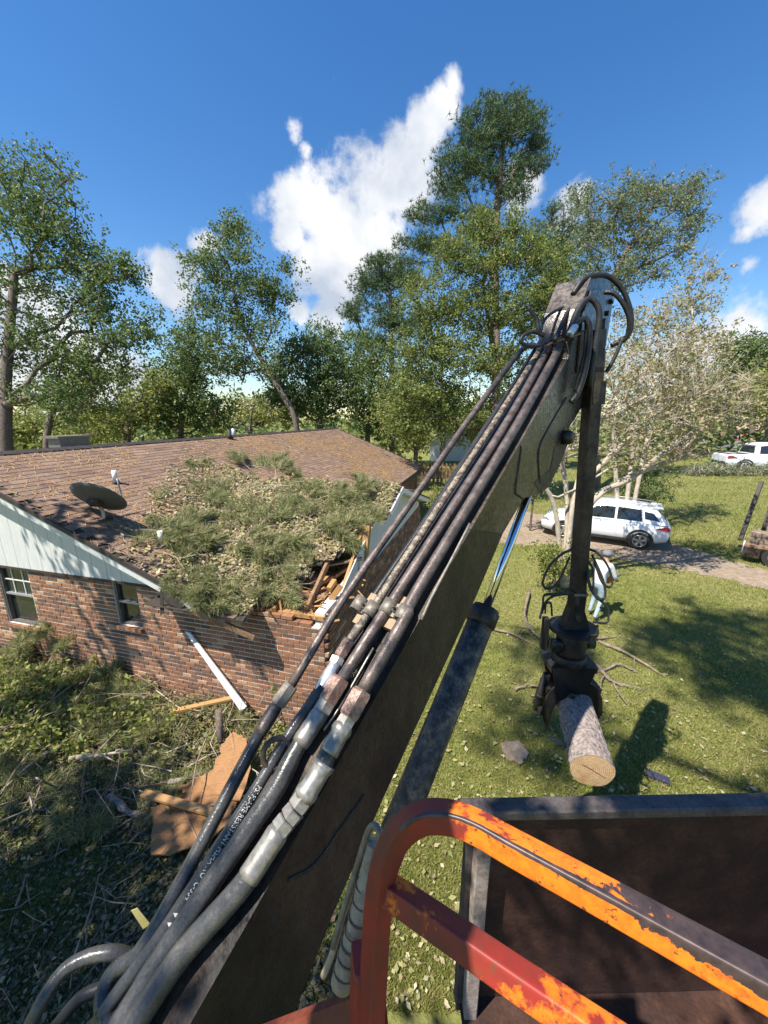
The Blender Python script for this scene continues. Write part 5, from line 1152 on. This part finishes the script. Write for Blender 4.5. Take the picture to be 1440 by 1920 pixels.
GRASSC = [(.12, .155, .03), (.19, .23, .042), (.27, .295, .07), (.36, .345, .115), (.42, .35, .165), (.16, .20, .04)]
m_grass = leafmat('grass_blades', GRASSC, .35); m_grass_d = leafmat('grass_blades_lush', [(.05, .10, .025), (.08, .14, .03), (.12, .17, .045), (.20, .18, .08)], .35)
grass(190000, (690, 1480, 1010, 1900), 95, .05, .0040, m_grass, 'lawn_grass', 'short sunlit lawn grass')
grass(45000, (900, 1480, 850, 1030), 96, .06, .0042, m_grass, 'far_grass', 'yellowing grass beyond the driveway')
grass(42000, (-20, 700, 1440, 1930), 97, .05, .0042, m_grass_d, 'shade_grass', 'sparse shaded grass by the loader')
rg = np.random.default_rng(98); pts = np.array([G(x, y) for x, y in zip(rg.uniform(700, 1480, 2600), rg.uniform(1030, 1900, 2600))]); pts[:, 2] = .03+rg.uniform(0, .03, len(pts))
lie(pts, .06, (0, 0, 1), rg, m_litter, 'lawn_leaves', 'fallen leaves scattered on the lawn', .6, .7)
# ------------------------------------------------------------------ broken boards, plywood, sticks
def solid(name, mb, mat, label, cat, group=None): return tag(mb.build(name, mat), label, cat, group)
def gpoly(pix, h): return jag([G(x, y, h) for x, y in pix])
def jag(q, n=5, amp=.016):
    """ragged outline: extra points along every side"""
    out = []
    for i in range(len(q)):
        a, b_ = npa(q[i]), npa(q[(i+1) % len(q)]); d = b_-a; w = unit(np.cross(d, HZ)) if np.linalg.norm(d) > 1e-6 else HZ
        out += [a+d*t+(w*rng.normal()*amp if t else 0) for t in np.linspace(0, 1, n, endpoint=False)]
    return out
solid('plywood_sheet', MB().prism(gpoly([(283,1513),(282,1602),(372,1588),(430,1545),(445,1490),(425,1470),(385,1492),(352,1483),(330,1500)], .16)[::-1], -HZ*.018), m_ply, 'torn orange plywood sheet lying flat under the plank', 'plywood')
solid('plywood_sheet', MB().prism(jag([G(332,1478,.13), G(372,1456,.15), G(400,1442,.2), G(415,1395,.33), G(438,1372,.38), G(462,1384,.38), G(470,1440,.3), G(450,1500,.2), G(400,1490,.17), G(350,1490,.15)])[::-1], -HZ*.018), m_ply, 'tilted ragged plywood piece propped behind the hoses', 'plywood')
solid('plank', MB().bar(G(268,1487,.22), G(402,1524,.24), .09, .038), m_wood, 'pale split plank lying across the flat plywood', 'plank')
solid('plank', MB().bar(G(322,1334,.28), G(438,1308,.42), .085, .035), m_wood, 'yellow board lying at the foot of the brick wall', 'plank')
tw = [PL(348,1183,H(0,-.04,1),hv), PL(358,1186,H(0,-.04,1),hv), PL(372,1210,H(0,-.08,1),hv), G(470,1322,.35), G(462,1345,.25), G(440,1310,.4)]
tr_ = MB().prism([tw[0], tw[1], G(463,1324,.35), G(453,1333,.3)], -hv*.02); solid('trim_board', tr_, m_white, 'long splintered white trim board leaning on the brick wall', 'trim board')
def stick(pix, r, label, mat=m_stick, h=.04, cat='branch', name='fallen_branch', grp=None):
    p = smoothpath([G(x, y, h+.03*math.sin(i*2)) for i, (x, y) in enumerate(pix)], 6); k = len(p); p += np.cumsum(rng.normal(size=p.shape), 0)*r*.14*npa((1, 1, .3)); p[:, 2] = np.maximum(p[:, 2], r*.5)
    mb = MB().tube(p, np.linspace(r*.85, r*.42, k)*(1+.14*rng.normal(size=k)), 8)
    if name == 'fallen_branch':
        for q in (.35, .6, .8):
            i = int(q*(k-1)); d = unit(p[i]-p[i-1]); e = p[i]+(d*.8+rng.normal(size=3)*npa((.7, .7, .35)))*rng.uniform(4, 9)*r; mb.tube(smoothpath([p[i], (p[i]+e)/2+rng.normal(size=3)*r*.4, e], 3), np.linspace(r*.35, r*.12, 7), 5)
    return solid(name, mb, mat, label, cat, grp)
stick([(205,1493),(240,1512),(290,1520)], .065, 'short grey barked log end beside the plywood', m_logbark, .08, 'log', 'log_piece')
stick([(318,1465),(350,1458),(390,1440)], .05, 'short grey log above the plywood sheet', m_logbark, .08, 'log', 'log_piece')
stick([(300,1435),(330,1432),(360,1436)], .025, 'thin grey branch above the short logs')
stick([(130,1422),(180,1418),(245,1405)], .035, 'peeled pale stick in the brush pile', m_bark_pale, .2)
stick([(0,1485),(60,1430),(120,1392),(150,1384)], .022, 'bare twiggy branch rising from the left edge', m_bark_pale, .15)
stick([(345,1408),(355,1385),(366,1368)], .014, 'upright pale splinter left of the plywood', m_bark_pale, .12)
stick([(310,1412),(350,1396),(385,1382)], .012, 'slim pale twig crossing the splinter', m_bark_pale, .12)
stick([(140,1790),(165,1720),(185,1640)], .012, 'thin dead stem standing out in the shaded ground', m_stick, .12)
stick([(30,1700),(45,1665),(50,1640)], .012, 'small dead stick at the lower left', m_stick, .05)
stick([(912,1176),(960,1189),(1000,1210)], .045, 'brown branch on the lawn just right of the cylinder')
stick([(992,1108),(984,1158),(1012,1196)], .05, 'forked pale branch standing left of the grapple', m_stick, .1)
stick([(1122,1203),(1180,1228),(1248,1271)], .045, 'long straight branch on the lawn right of the grapple')
stick([(1118,1246),(1145,1275),(1168,1288)], .055, 'thick short branch behind the right jaw')
stick([(1128,1258),(1160,1246),(1195,1262)], .035, 'curved branch arching beside the thick short one')
stick([(965,1293),(990,1287),(1020,1288)], .028, 'small branch on the lawn left of the jaws')
stick([(1095,1192),(1120,1198),(1142,1198)], .045, 'knotty branch behind the rotator')
solid('bark_slab', MB().prism(gpoly([(938,1393),(972,1388),(992,1412),(975,1432),(948,1420)], .05)[::-1], -HZ*.03), m_stick, 'flat slab of bark on the lawn left of the log', 'bark')
solid('dark_plank', MB().bar(G(1212,1448,.04), G(1256,1466,.04), .12, .03), M('blue_black', (.03, .03, .06), .6), 'small dark blue scrap on the lawn right of the log', 'scrap')
solid('stump_post', MB().tube([G(420,1405,.0), G(412,1370,.35), G(410,1330,.62)], [.06, .055, .05], 9), m_bark, 'short upright branch stub at the foot of the white trim', 'branch')
# splintered lumber on the smashed corner
LUMB = ['upper pale lumber chunk left of the hole centre', 'pale lumber block next to the leftmost pipe', 'broad weathered board above the brick top', 'pale board lying along the top of the bricks', 'short square lumber end beside the pipe',
        'narrow weathered board tilted up in the hole', 'steeply tilted pale board at the back of the hole', 'thin weathered board under the torn roof edge', 'upright lumber stub at the brick corner', 'slim pale strip on the left end of the brick top', 'highest weathered board by the gable siding']
for k, (px, py, L, w, h, yaw, pit, mt) in enumerate([(585,1078,.32,.10,.06,.3,.1,m_wood), (610,1090,.30,.12,.07,.9,.0,m_wood), (570,1095,.42,.16,.05,-.2,.05,m_wood_old), (575,1112,.45,.14,.06,-.1,.0,m_wood), (622,1100,.26,.08,.08,1.3,.2,m_wood),
        (640,1080,.34,.07,.05,.6,.4,m_wood_old), (655,1060,.36,.09,.04,1.0,.5,m_wood), (600,1060,.30,.12,.03,-.7,.2,m_wood_old), (630,1120,.28,.09,.09,.2,.9,m_wood), (548,1120,.30,.05,.05,0,.0,m_wood), (660,1030,.5,.06,.09,1.4,.6,m_wood_old)]):
    p = PL(px, py, H(-.4, .5, 2.12), HZ); p = H((p-HK)@hu, max(-.05, (p-HK)@hv), 2.1+.05*(k % 3)+(.1 if py < 1065 else 0)); d = npa((math.cos(yaw)*math.cos(pit), math.sin(yaw)*math.cos(pit), math.sin(pit)))
    solid('splintered_board', MB().bar(p-d*L/2, p+d*L/2, w, h, (0, 0, 1) if pit < .8 else (1, 0, 0)), mt, LUMB[k], 'lumber', 'splintered lumber in the roof corner')
for a in ([(300,1105),(318,1108),(345,1135),(338,1142),(310,1130)], [(300,1108),(305,1112),(307,1150),(300,1155)]):
    MB().prism([PL(x, y, H(0, -.38, 2), hv) for x, y in a], hv*.01).build('torn_felt', m_felt, ro)
sb = np.random.default_rng(99); sl_ = MB()
for k in range(160):
    u, v = sb.uniform(-1.25, .1), sb.uniform(-.05, 2.2); p = H(u, v, 2.0+sb.uniform(0, .12)); d = unit(sb.normal(size=3)*npa((1, 1, .5))); sl_.bar(p, p+d*sb.uniform(.08, .3), sb.uniform(.01, .04), sb.uniform(.005, .02), unit(sb.normal(size=3)))
kind(sl_.build('splinters', [m_wood], None), 'stuff', 'small splinters in the torn roof corner')

# ------------------------------------------------------------------ vehicles
def vehicle(name, loc, ang, label, pickup=False, sc=1.):
    ca_, sa_ = math.cos(ang), math.sin(ang); F_ = npa((ca_, sa_, 0)); Lf = npa((-sa_, ca_, 0)); o = thing(name, loc, label, 'car' if not pickup else 'truck'); o0 = npa(loc)
    def V(x, y, z): return o0+(F_*x+Lf*y+HZ*z)*sc
    xs = np.array([-2.28, -2.2, -1.9, -1.4, -.7, 0, .7, 1.0, 1.4, 1.8, 2.1, 2.25, 2.3]); tz = np.array([.95, 1.04, 1.08, 1.07, 1.06, 1.05, 1.04, 1.03, 1.0, .94, .86, .74, .6]); hw = np.array([.78, .85, .90, .925, .925, .92, .92, .92, .915, .89, .83, .76, .70]); zb = np.array([.5, .38, .30, .26, .25, .25, .25, .25, .26, .28, .32, .36, .42])
    vv, k = [], 0
    for x, t, w, b_ in zip(xs, tz, hw, zb):
        half = [(w*.86, b_), (w*.97, b_+.10), (w, .62), (w*.985, t-.16), (w*.94, t-.05), (w*.82, t), (w*.4, t+.015)]
        ring_ = half+[(0, t+.02)]+[(-a, c) for a, c in half[::-1]]; k = len(ring_); vv += [V(x, a, c) for a, c in ring_]
    n = len(xs); f = [(i*k+j, i*k+j+1, (i+1)*k+j+1, (i+1)*k+j) for i in range(n-1) for j in range(k-1)]+[(i*k+k-1, i*k, (i+1)*k, (i+1)*k+k-1) for i in range(n-1)]+[tuple(range(k))[::-1], tuple(range((n-1)*k, n*k))]
    body = link('body', vv, f, m_carwhite, o, sm=[True]*(len(f)-2)+[False]*2)
    gx_ = np.array([-2.18, -2.0, -1.75, -1.4, -.8, -.2, .2, .5, .8, 1.12]); rz = np.array([1.06, 1.36, 1.58, 1.645, 1.685, 1.69, 1.665, 1.55, 1.33, 1.04])
    if pickup: gx_ = np.array([-.9, -.85, -.7, -.3, .0, .3, .55, .8, .95, 1.12]); rz = np.array([1.06, 1.5, 1.68, 1.74, 1.75, 1.72, 1.6, 1.4, 1.22, 1.04])
    def gp_(x, t): r = np.interp(x, gx_, rz); z0 = 1.04; return (.87-(.87-.66)*t*min(1, (r-z0)/.5), z0+(r-.06-z0)*t)
    vv = []
    for x, r in zip(gx_, rz):
        half = [gp_(x, 0), gp_(x, .5), gp_(x, 1), (gp_(x, 1)[0]*.9, r-.02)]; rg_ = half+[(0, r+.01)]+[(-a, c) for a, c in half[::-1]]; k = len(rg_); vv += [V(x, a, c) for a, c in rg_]
    n = len(gx_); f = [(i*k+j, i*k+j+1, (i+1)*k+j+1, (i+1)*k+j) for i in range(n-1) for j in range(k-1)]
    link('cabin', vv, f, m_carwhite, o, sm=[True]*len(f))
    def sidewin(nm, x0, x1, lo=.1, hi=.9, slant0=0, slant1=0, mat=m_glass):
        for s in (1, -1):
            pts = []
            for x, t in [(x0+(x1-x0)*q, lo) for q in np.linspace(0, 1, 6)]+[(x1+slant1-(x1+slant1-x0-slant0)*q, hi) for q in np.linspace(0, 1, 6)]:
                a, c = gp_(x, t); pts.append((x, a, c))
            q = [V(x, s*(a+.006), c) for x, a, c in pts]; link(nm, q, [(i, i+1, 10-i, 11-i) for i in range(5)], mat, o)
    if pickup: sidewin('side_window', -.7, .75, .12, .86, .05, -.4)
    else: sidewin('rear_quarter_window', -1.92, -1.42, .3, .8, .25, .05); sidewin('side_window', -1.34, -.5, .12, .88, .06, 0); sidewin('side_window', -.42, .72, .12, .88, 0, -.45)
    def patch(nm, xs_, wsh, mat, e=.008):
        q = []
        for x in xs_:
            r = np.interp(x, gx_, rz); a = gp_(x, 1)[0]*wsh; q += [V(x+math.copysign(e, x), a, r+.004), V(x+math.copysign(e, x), -a, r+.004)]
        link(nm, q, [(2*i, 2*i+1, 2*i+3, 2*i+2) for i in range(len(xs_)-1)], mat, o)
    patch('windscreen', np.linspace(.56, 1.06, 5) if not pickup else np.linspace(.52, 1.06, 5), .9, m_glass, .02); patch('rear_window', np.linspace(-2.14, -1.86, 4) if not pickup else np.linspace(-.89, -.78, 3), .86, m_glass, .02)
    if not pickup: MB().cbox(V(-1.80, 0, 1.60), Lf*.60*sc, F_*.17*sc, HZ*.018*sc, .4).build('roof_spoiler', m_carwhite, o)
    for s in (1, -1):
        MB().prism([V(-2.20, s*.83, .98), V(-2.27, s*.80, .90), V(-2.23, s*.845, .82), V(-1.78, s*.914, .88), V(-2.05, s*.90, .98)], Lf*s*.022*sc).build('tail_light', m_red, o)
        MB().prism([V(2.05, s*.80, .84), V(2.22, s*.70, .80), V(2.24, s*.70, .70), V(1.95, s*.86, .74)], Lf*s*.03*sc).build('headlight', m_alu, o)
        MB().cbox(V(.0, s*.915, .34), F_*1.0*sc, Lf*.02*sc, HZ*.06*sc, .3).build('sill_cladding', m_plastic, o)
        if not pickup: MB().tube([V(-1.7, s*.6, 1.68), V(-.7, s*.64, 1.735), V(.1, s*.64, 1.71)], .016, 6).build('roof_rail', m_alu, o)
        MB().cbox(V(.68, s*1.0, 1.10), Lf*.09*sc, F_*.05*sc, HZ*.06*sc, .4).build('mirror', m_carwhite, o)
        for x in (-1.345, 1.345):
            c = V(x, s*.80, .355); arch = [V(x+math.cos(a)*r_, s*.90, .355+math.sin(a)*r_) for r_, rgn in ((.37, np.linspace(-.25, math.pi+.25, 14)), (.45, np.linspace(math.pi+.2, -.2, 14))) for a in rgn]
            MB().prism(arch, Lf*s*.035*sc).build('wheel_arch', m_plastic, o)
            disc = [V(x+math.cos(a)*.37, s*.902, .355+math.sin(a)*.37) for a in np.linspace(0, 2*math.pi, 20, endpoint=False)]; MB().prism(disc, Lf*s*.012*sc).build('wheel_well', m_black, o)
            w = MB().tube([V(x, s*(.82+d_), .355) for d_ in (-.1, -.08, .09, .115)], npa([.30, .355, .355, .30])*sc, 26).build('wheel', m_tyre, o)
            rm = MB().tube([V(x, s*(.925+d_), .355) for d_ in (0, .022)], npa([.235, .225])*sc, 22).build('rim', m_plastic, w)
            for q in range(5):
                a = q*2*math.pi/5+.3; d = F_*math.cos(a)+HZ*math.sin(a); t_ = np.cross(d, Lf); c2 = V(x, s*.95, .355); MB().prism([c2-t_*.02*sc, c2+t_*.02*sc, c2+(d*.22+t_*.055)*sc, c2+(d*.22-t_*.055)*sc], Lf*s*.012*sc).build('spoke', m_rimalloy, w)
            MB().ring(V(x, s*.948, .355), Lf, .222*sc, .014*sc, 24, 6).build('rim_edge', m_rimalloy, w)
    MB().cbox(V(-2.24, 0, .50), Lf*.72*sc, F_*.06*sc, HZ*.12*sc, .4).build('rear_bumper', m_plastic, o)
    MB().cbox(V(2.26, 0, .42), Lf*.60*sc, F_*.05*sc, HZ*.10*sc, .4).build('front_bumper', m_plastic, o)
    if pickup: MB().box(V(-1.6, 0, 1.06), F_*.6*sc, Lf*.72*sc, HZ*.03*sc).build('bed_floor', m_plastic, o)
    return o
w0, w1 = G(1205,1031), G(1047,1008); cd = unit(w1-w0); cc_ = (w0+w1)/2-np.cross(HZ, cd)*.86
vehicle('parked_car', (cc_[0], cc_[1], 0), math.atan2(cd[1], cd[0]), 'white compact sport utility car parked on the dirt driveway')
tp = G(1412, 886); vehicle('pickup_truck', (tp[0]+1.4, tp[1]+.8, 0), R(-14), 'white pickup truck partly hidden by branches at the street', True, 1.55)
# equipment trailer at the right edge
t0 = G(1394, 1052); t1 = G(1520, 1078); td = unit(t1-t0); tn = np.cross(HZ, td); trl = thing('equipment_trailer', (*t0[:2], 0), 'weathered utility trailer with black upright posts at the right edge', 'trailer')
def T(a, b_, z): return t0+td*a+tn*b_+HZ*z
MB().cbox(T(1.2, .6, .62), td*1.25, tn*.7, HZ*.05, .2).build('deck', m_wood_old, trl)
dT = (t0-CAM)@FW
for (xa, ya), (xb, yb) in (((1388,1012),(1428,903)), ((1418,1040),(1452,925))): MB().bar(P(xa, ya, dT), P(xb, yb, dT+.2), .12, .12).build('post', m_darktrim, trl)
for z in (.62, .82, 1.02): MB().bar(T(.0, 0, z), T(2.3, 0, z), .03, .14).build('side_slat', m_stick, trl)
for k in range(6): MB().bar(T(.45+k*.02, .32+k*.03, 1.05+k*.11), T(1.05+k*.02, .5+k*.03, 1.05+k*.11), .02, .095).build('cream_slat', m_siding, trl)
for a in (.75, 1.55): MB().tube([T(a, -.12, .33), T(a, .1, .33)], [.33, .33], 22).build('wheel', m_tyre, trl); MB().tube([T(a, -.14, .33), T(a, -.115, .33)], [.17, .18], 16).build('hub', m_stick, trl)
MB().cbox(T(.42, .22, .78), td*.40, tn*.22, HZ*.34, .2).build('tool_box', m_stick, trl); MB().cbox(T(.15, .05, .40), td*.22, tn*.16, HZ*.22, .3).build('winch', m_steel_dark, trl)
MB().bar(T(-.25, .25, .45), T(.3, .1, .45), .08, .1).build('coupling', m_stick, trl); MB().tube([T(-.12, .2, 0), T(-.1, .2, .7)], .035, 8).build('jack', m_alu, trl)
# brush at the street
rg = np.random.default_rng(120); c = np.array([G(x, 893-6*rg.uniform()) for x in rg.uniform(1285, 1470, 260)]); c[:, 2] = rg.uniform(.1, 1.0, len(c))*rg.uniform(.3, 1, len(c)); d = rg.normal(size=(len(c)*6, 3))*npa((1, 1, .6)); d /= np.linalg.norm(d, axis=1)[:, None]; cc2 = np.repeat(c, 6, 0); w = np.cross(d, HZ)*.02
kind(fast('cut_brush', np.stack([cc2-w, cc2+w, cc2+d*.8], 1), 3, m_bark_pale), 'stuff', 'heap of cut grey branches beside the street'); v, k = foliage(c, 'leaf', rg, 16, .16, .3); kind(fast('cut_brush_leaves', v, k, lm['grey']), 'stuff', 'withered leaves on the cut branches')
# ------------------------------------------------------------------ stop sign, fence, far buildings
sp = G(1390, 843); dS = (sp-CAM)@FW; sc_ = P(1392, 817, dS); sg = thing('stop_sign', sp, 'small red octagonal stop sign at the street corner', 'stop sign')
MB().tube([sp, np.array([sp[0], sp[1], sc_[2]+.3])], .035, 8).build('post', m_alu, sg); fn = unit(CAM-sc_); fn[2] = 0; fn = unit(fn); fx = np.cross(HZ, fn)
c_ = np.array([sp[0], sp[1], sc_[2]])+fn*.05
def octo(r): return [c_+fx*math.cos(a)*r+HZ*math.sin(a)*r for a in np.arange(8)*math.pi/4+math.pi/8]
MB().prism(octo(.46), fn*.01).build('white_border', m_white, sg); MB().prism([q+fn*.012 for q in octo(.42)], fn*.006).build('red_face', M('sign_red', (.5, .02, .025), .5), sg)
cu = bpy.data.curves.new('t', 'FONT'); cu.body = 'STOP'; cu.size = .34; cu.align_x = 'CENTER'; cu.align_y = 'CENTER'; to = bpy.data.objects.new('t', cu); C.objects.link(to); me = bpy.data.meshes.new_from_object(to.evaluated_get(bpy.context.evaluated_depsgraph_get())); bpy.data.objects.remove(to)
link('lettering', [c_+fx*v.co.x+HZ*v.co.y+fn*.022 for v in me.vertices], [tuple(p.vertices) for p in me.polygons], m_white, sg)
f0, f1 = G(790, 906), G(905, 908); fdv = unit(f1-f0); fe = thing('picket_fence', f0, 'dark wooden picket fence beyond the far end of the house', 'fence'); FL = np.linalg.norm(f1-f0)
for k in range(16):
    p = f0+(f1-f0)*k/15; MB().prism([p-fdv*.10, p+fdv*.10, p+fdv*.10+HZ*1.45, p+HZ*1.6, p-fdv*.10+HZ*1.45], np.cross(HZ, fdv)*.03).build('picket', m_wood_old, fe)
for z in (.4, 1.15): MB().bar(f0+HZ*z+np.cross(HZ, fdv)*.06, f1+HZ*z+np.cross(HZ, fdv)*.06, .05, .09).build('fence_rail', m_wood_old, fe)
def cottage(name, label, px, py, w, d, h, rh, wallm, roofm, ang):
    p = G(px, py); x = npa((math.cos(ang), math.sin(ang), 0)); y = np.cross(HZ, x); o = thing(name, p, label, 'house')
    MB().box(p+HZ*h/2, x*w/2, y*d/2, HZ*h/2).prism([p+x*w/2-y*d/2+HZ*h, p+x*w/2+y*d/2+HZ*h, p+x*w/2+HZ*(h+rh)], -x*w).build('wall', wallm, o)
    for s in (-1, 1): MB().prism([p-x*(w/2+.3)+y*s*(d/2+.4)+HZ*(h-.1), p+x*(w/2+.3)+y*s*(d/2+.4)+HZ*(h-.1), p+x*(w/2+.3)+HZ*(h+rh+.08), p-x*(w/2+.3)+HZ*(h+rh+.08)], HZ*.12).build('roof', roofm, o)
    for k in (-.32, .05, .34): wn = MB().box(p+x*w*k-y*(d/2+.02)+HZ*h*.56, x*.5, y*.03, HZ*.5).build('window', m_white, o); MB().box(p+x*w*k-y*(d/2+.06)+HZ*h*.56, x*.42, y*.012, HZ*.42).build('pane', m_glass, wn)
    MB().box(p+x*w*-.13-y*(d/2+.03)+HZ*h*.42, x*.45, y*.03, HZ*h*.4).build('door', m_wood_old, o); return o
cottage('far_house', 'low brick house with pinkish roof across the street at right', 1410, 826, 16, 8, 2.4, 2.2, M('far_brick', [(.3, (.26, .12, .08)), (.7, (.36, .19, .13))], .9, scale=3), M('pink_roof', [(.3, (.34, .19, .14)), (.7, (.42, .26, .2))], .9, scale=2), R(-8))
cottage('far_house', 'small cream gabled house seen between trees behind the pipes', 862, 862, 3.2, 7, 2.4, 1.6, m_siding, M('grey_roof', [(.3, (.22, .2, .18)), (.7, (.3, .27, .24))], .9, scale=2), R(80))
# ------------------------------------------------------------------ worker behind the grapple
def person():
    base = G(1113, 1157); o0 = base.copy(); f = unit(npa((.8, .55, 0))); l = np.cross(HZ, f)
    def W(fx_, lx_, z): return o0+f*fx_+l*lx_+HZ*z
    J = dict(pel=(0, 0, .93), spine=(.05, 0, 1.13), chest=(.13, 0, 1.34), neck=(.19, 0, 1.50), head=(.24, 0, 1.62), crown=(.26, 0, 1.71), lhip=(0, .10, .90), lknee=(.16, .12, .50), lank=(.02, .13, .10), ltoe=(.17, .14, .04), rhip=(0, -.10, .90), rknee=(.02, -.12, .49), rank=(-.22, -.12, .10), rtoe=(-.08, -.13, .04),
             lsh=(.14, .19, 1.42), lel=(.22, .27, 1.16), lwr=(.42, .20, 1.02), lhd=(.49, .17, 1.0), rsh=(.14, -.19, 1.42), rel=(.16, -.30, 1.15), rwr=(.36, -.26, 1.0), rhd=(.43, -.23, .98))
    Rr = dict(pel=.135, spine=.13, chest=.15, neck=.06, head=.092, crown=.075, lhip=.10, lknee=.068, lank=.045, ltoe=.04, rhip=.10, rknee=.068, rank=.045, rtoe=.04, lsh=.072, lel=.05, lwr=.036, lhd=.035, rsh=.072, rel=.05, rwr=.036, rhd=.035)
    E_ = [('pel','spine'),('spine','chest'),('chest','neck'),('neck','head'),('head','crown'),('pel','lhip'),('lhip','lknee'),('lknee','lank'),('lank','ltoe'),('pel','rhip'),('rhip','rknee'),('rknee','rank'),('rank','rtoe'),('chest','lsh'),('lsh','lel'),('lel','lwr'),('lwr','lhd'),('chest','rsh'),('rsh','rel'),('rel','rwr'),('rwr','rhd')]
    names = list(J); pos = {k: W(*J[k]) for k in names}; vs_ = [pos[k] for k in names]; ed = [(names.index(a), names.index(b_)) for a, b_ in E_]; rad = [Rr[k] for k in names]; tag_ = list(names)
    for side_, s in (('l', 1), ('r', -1)):   # five fingers each
        w = names.index(side_+'hd')
        for q, (dl, L) in enumerate([(-.03, .075), (-.011, .085), (.011, .082), (.03, .065), (.045*1, .055)]):
            a = pos[side_+'hd']+f*.02+l*dl*.9; m_ = a+f*L*.5-HZ*.01; e = a+f*L*.8-HZ*.04; i0 = len(vs_); vs_ += [a, m_, e]; rad += [.011, .0095, .008]; ed += [(w, i0), (i0, i0+1), (i0+1, i0+2)]
    me = bpy.data.meshes.new('person'); me.from_pydata([tuple(v-o0) for v in vs_], ed, []); ob = bpy.data.objects.new('person', me); C.objects.link(ob)
    md = ob.modifiers.new('skin', 'SKIN'); sk = me.skin_vertices[0].data
    for i, r in enumerate(rad): sk[i].radius = (r, r)
    sk[0].use_root = True; ob.modifiers.new('sub', 'SUBSURF').levels = 2; ob.modifiers['sub'].render_levels = 2
    ev = ob.evaluated_get(bpy.context.evaluated_depsgraph_get()); m2 = bpy.data.meshes.new_from_object(ev); ob.modifiers.clear(); ob.data = m2
    mats = [M('skin', (.42, .24, .16), .6), M('white_shirt', [(.3, (.62, .62, .6)), (.7, (.74, .74, .72))], .9, scale=9, bump=.3, bscale=20), M('blue_jeans', [(.3, (.22, .30, .38)), (.7, (.36, .46, .52))], .9, scale=14, bump=.3, bscale=30), M('boots', (.20, .12, .06), .8)]
    m2.materials.clear(); [m2.materials.append(x) for x in mats]
    for p in m2.polygons:
        c = npa(p.center); z = c[2]; d_ = abs(c@l); fr = c@f; p.use_smooth = True
        p.material_index = 3 if z < .13 else (0 if z > 1.49 or (d_ > .13 and z < 1.13 and fr > .2) else (2 if z < .98 else 1))
    ob.location = o0; WLOC[ob.name] = o0; tag(ob, 'worker in white shirt and light jeans walking behind the grapple', 'person')
    h = pos['head']; MB().tube([h+HZ*.02, h+HZ*.07, h+HZ*.12, h+HZ*.14], [.112, .112, .085, .03], 18).build('cap', M('grey_cap', (.16, .17, .19), .8), ob)
    MB().cbox(h+f*.13+HZ*.03, f*.06, l*.08, HZ*.006, .3).build('cap_brim', MATS['grey_cap'], ob)
    MB().cbox(h+f*.098, f*.02, l*.014, HZ*.024, .5).build('nose', mats[0], ob)
    for s in (1, -1): MB().tube([h+l*s*.088-HZ*.02, h+l*s*.1+HZ*.02], .018, 8).build('ear', mats[0], ob); MB().tube([h+f*.083+l*s*.034+HZ*.012, h+f*.093+l*s*.034+HZ*.012], .011, 8).build('eye', m_black, ob)
    MB().cbox(h+f*.086-HZ*.045, f*.008, l*.024, HZ*.005, .4).build('mouth', M('lips', (.32, .12, .09), .6), ob)
    c = (pos['lhd']+pos['rhd'])/2+f*.05-HZ*.06; saw = thing('chainsaw', c, 'orange chainsaw carried by the worker', 'chainsaw'); MB().cbox(c, f*.14, l*.07, HZ*.07, .4).build('motor', M('saw_orange', (.6, .16, .03), .5), saw)
    MB().prism([c+f*.13-HZ*.05, c+f*.58-HZ*.05, c+f*.62-HZ*.02, c+f*.58+HZ*.01, c+f*.13+HZ*.01], l*.008).build('guide_bar', m_alu, saw); MB().tube(smoothpath([c+l*.08, c+l*.08+HZ*.1, c-l*.08+HZ*.1, c-l*.08], 5), .011, 8).build('handle', m_black, saw)
person()
print('objects', len(bpy.data.objects))
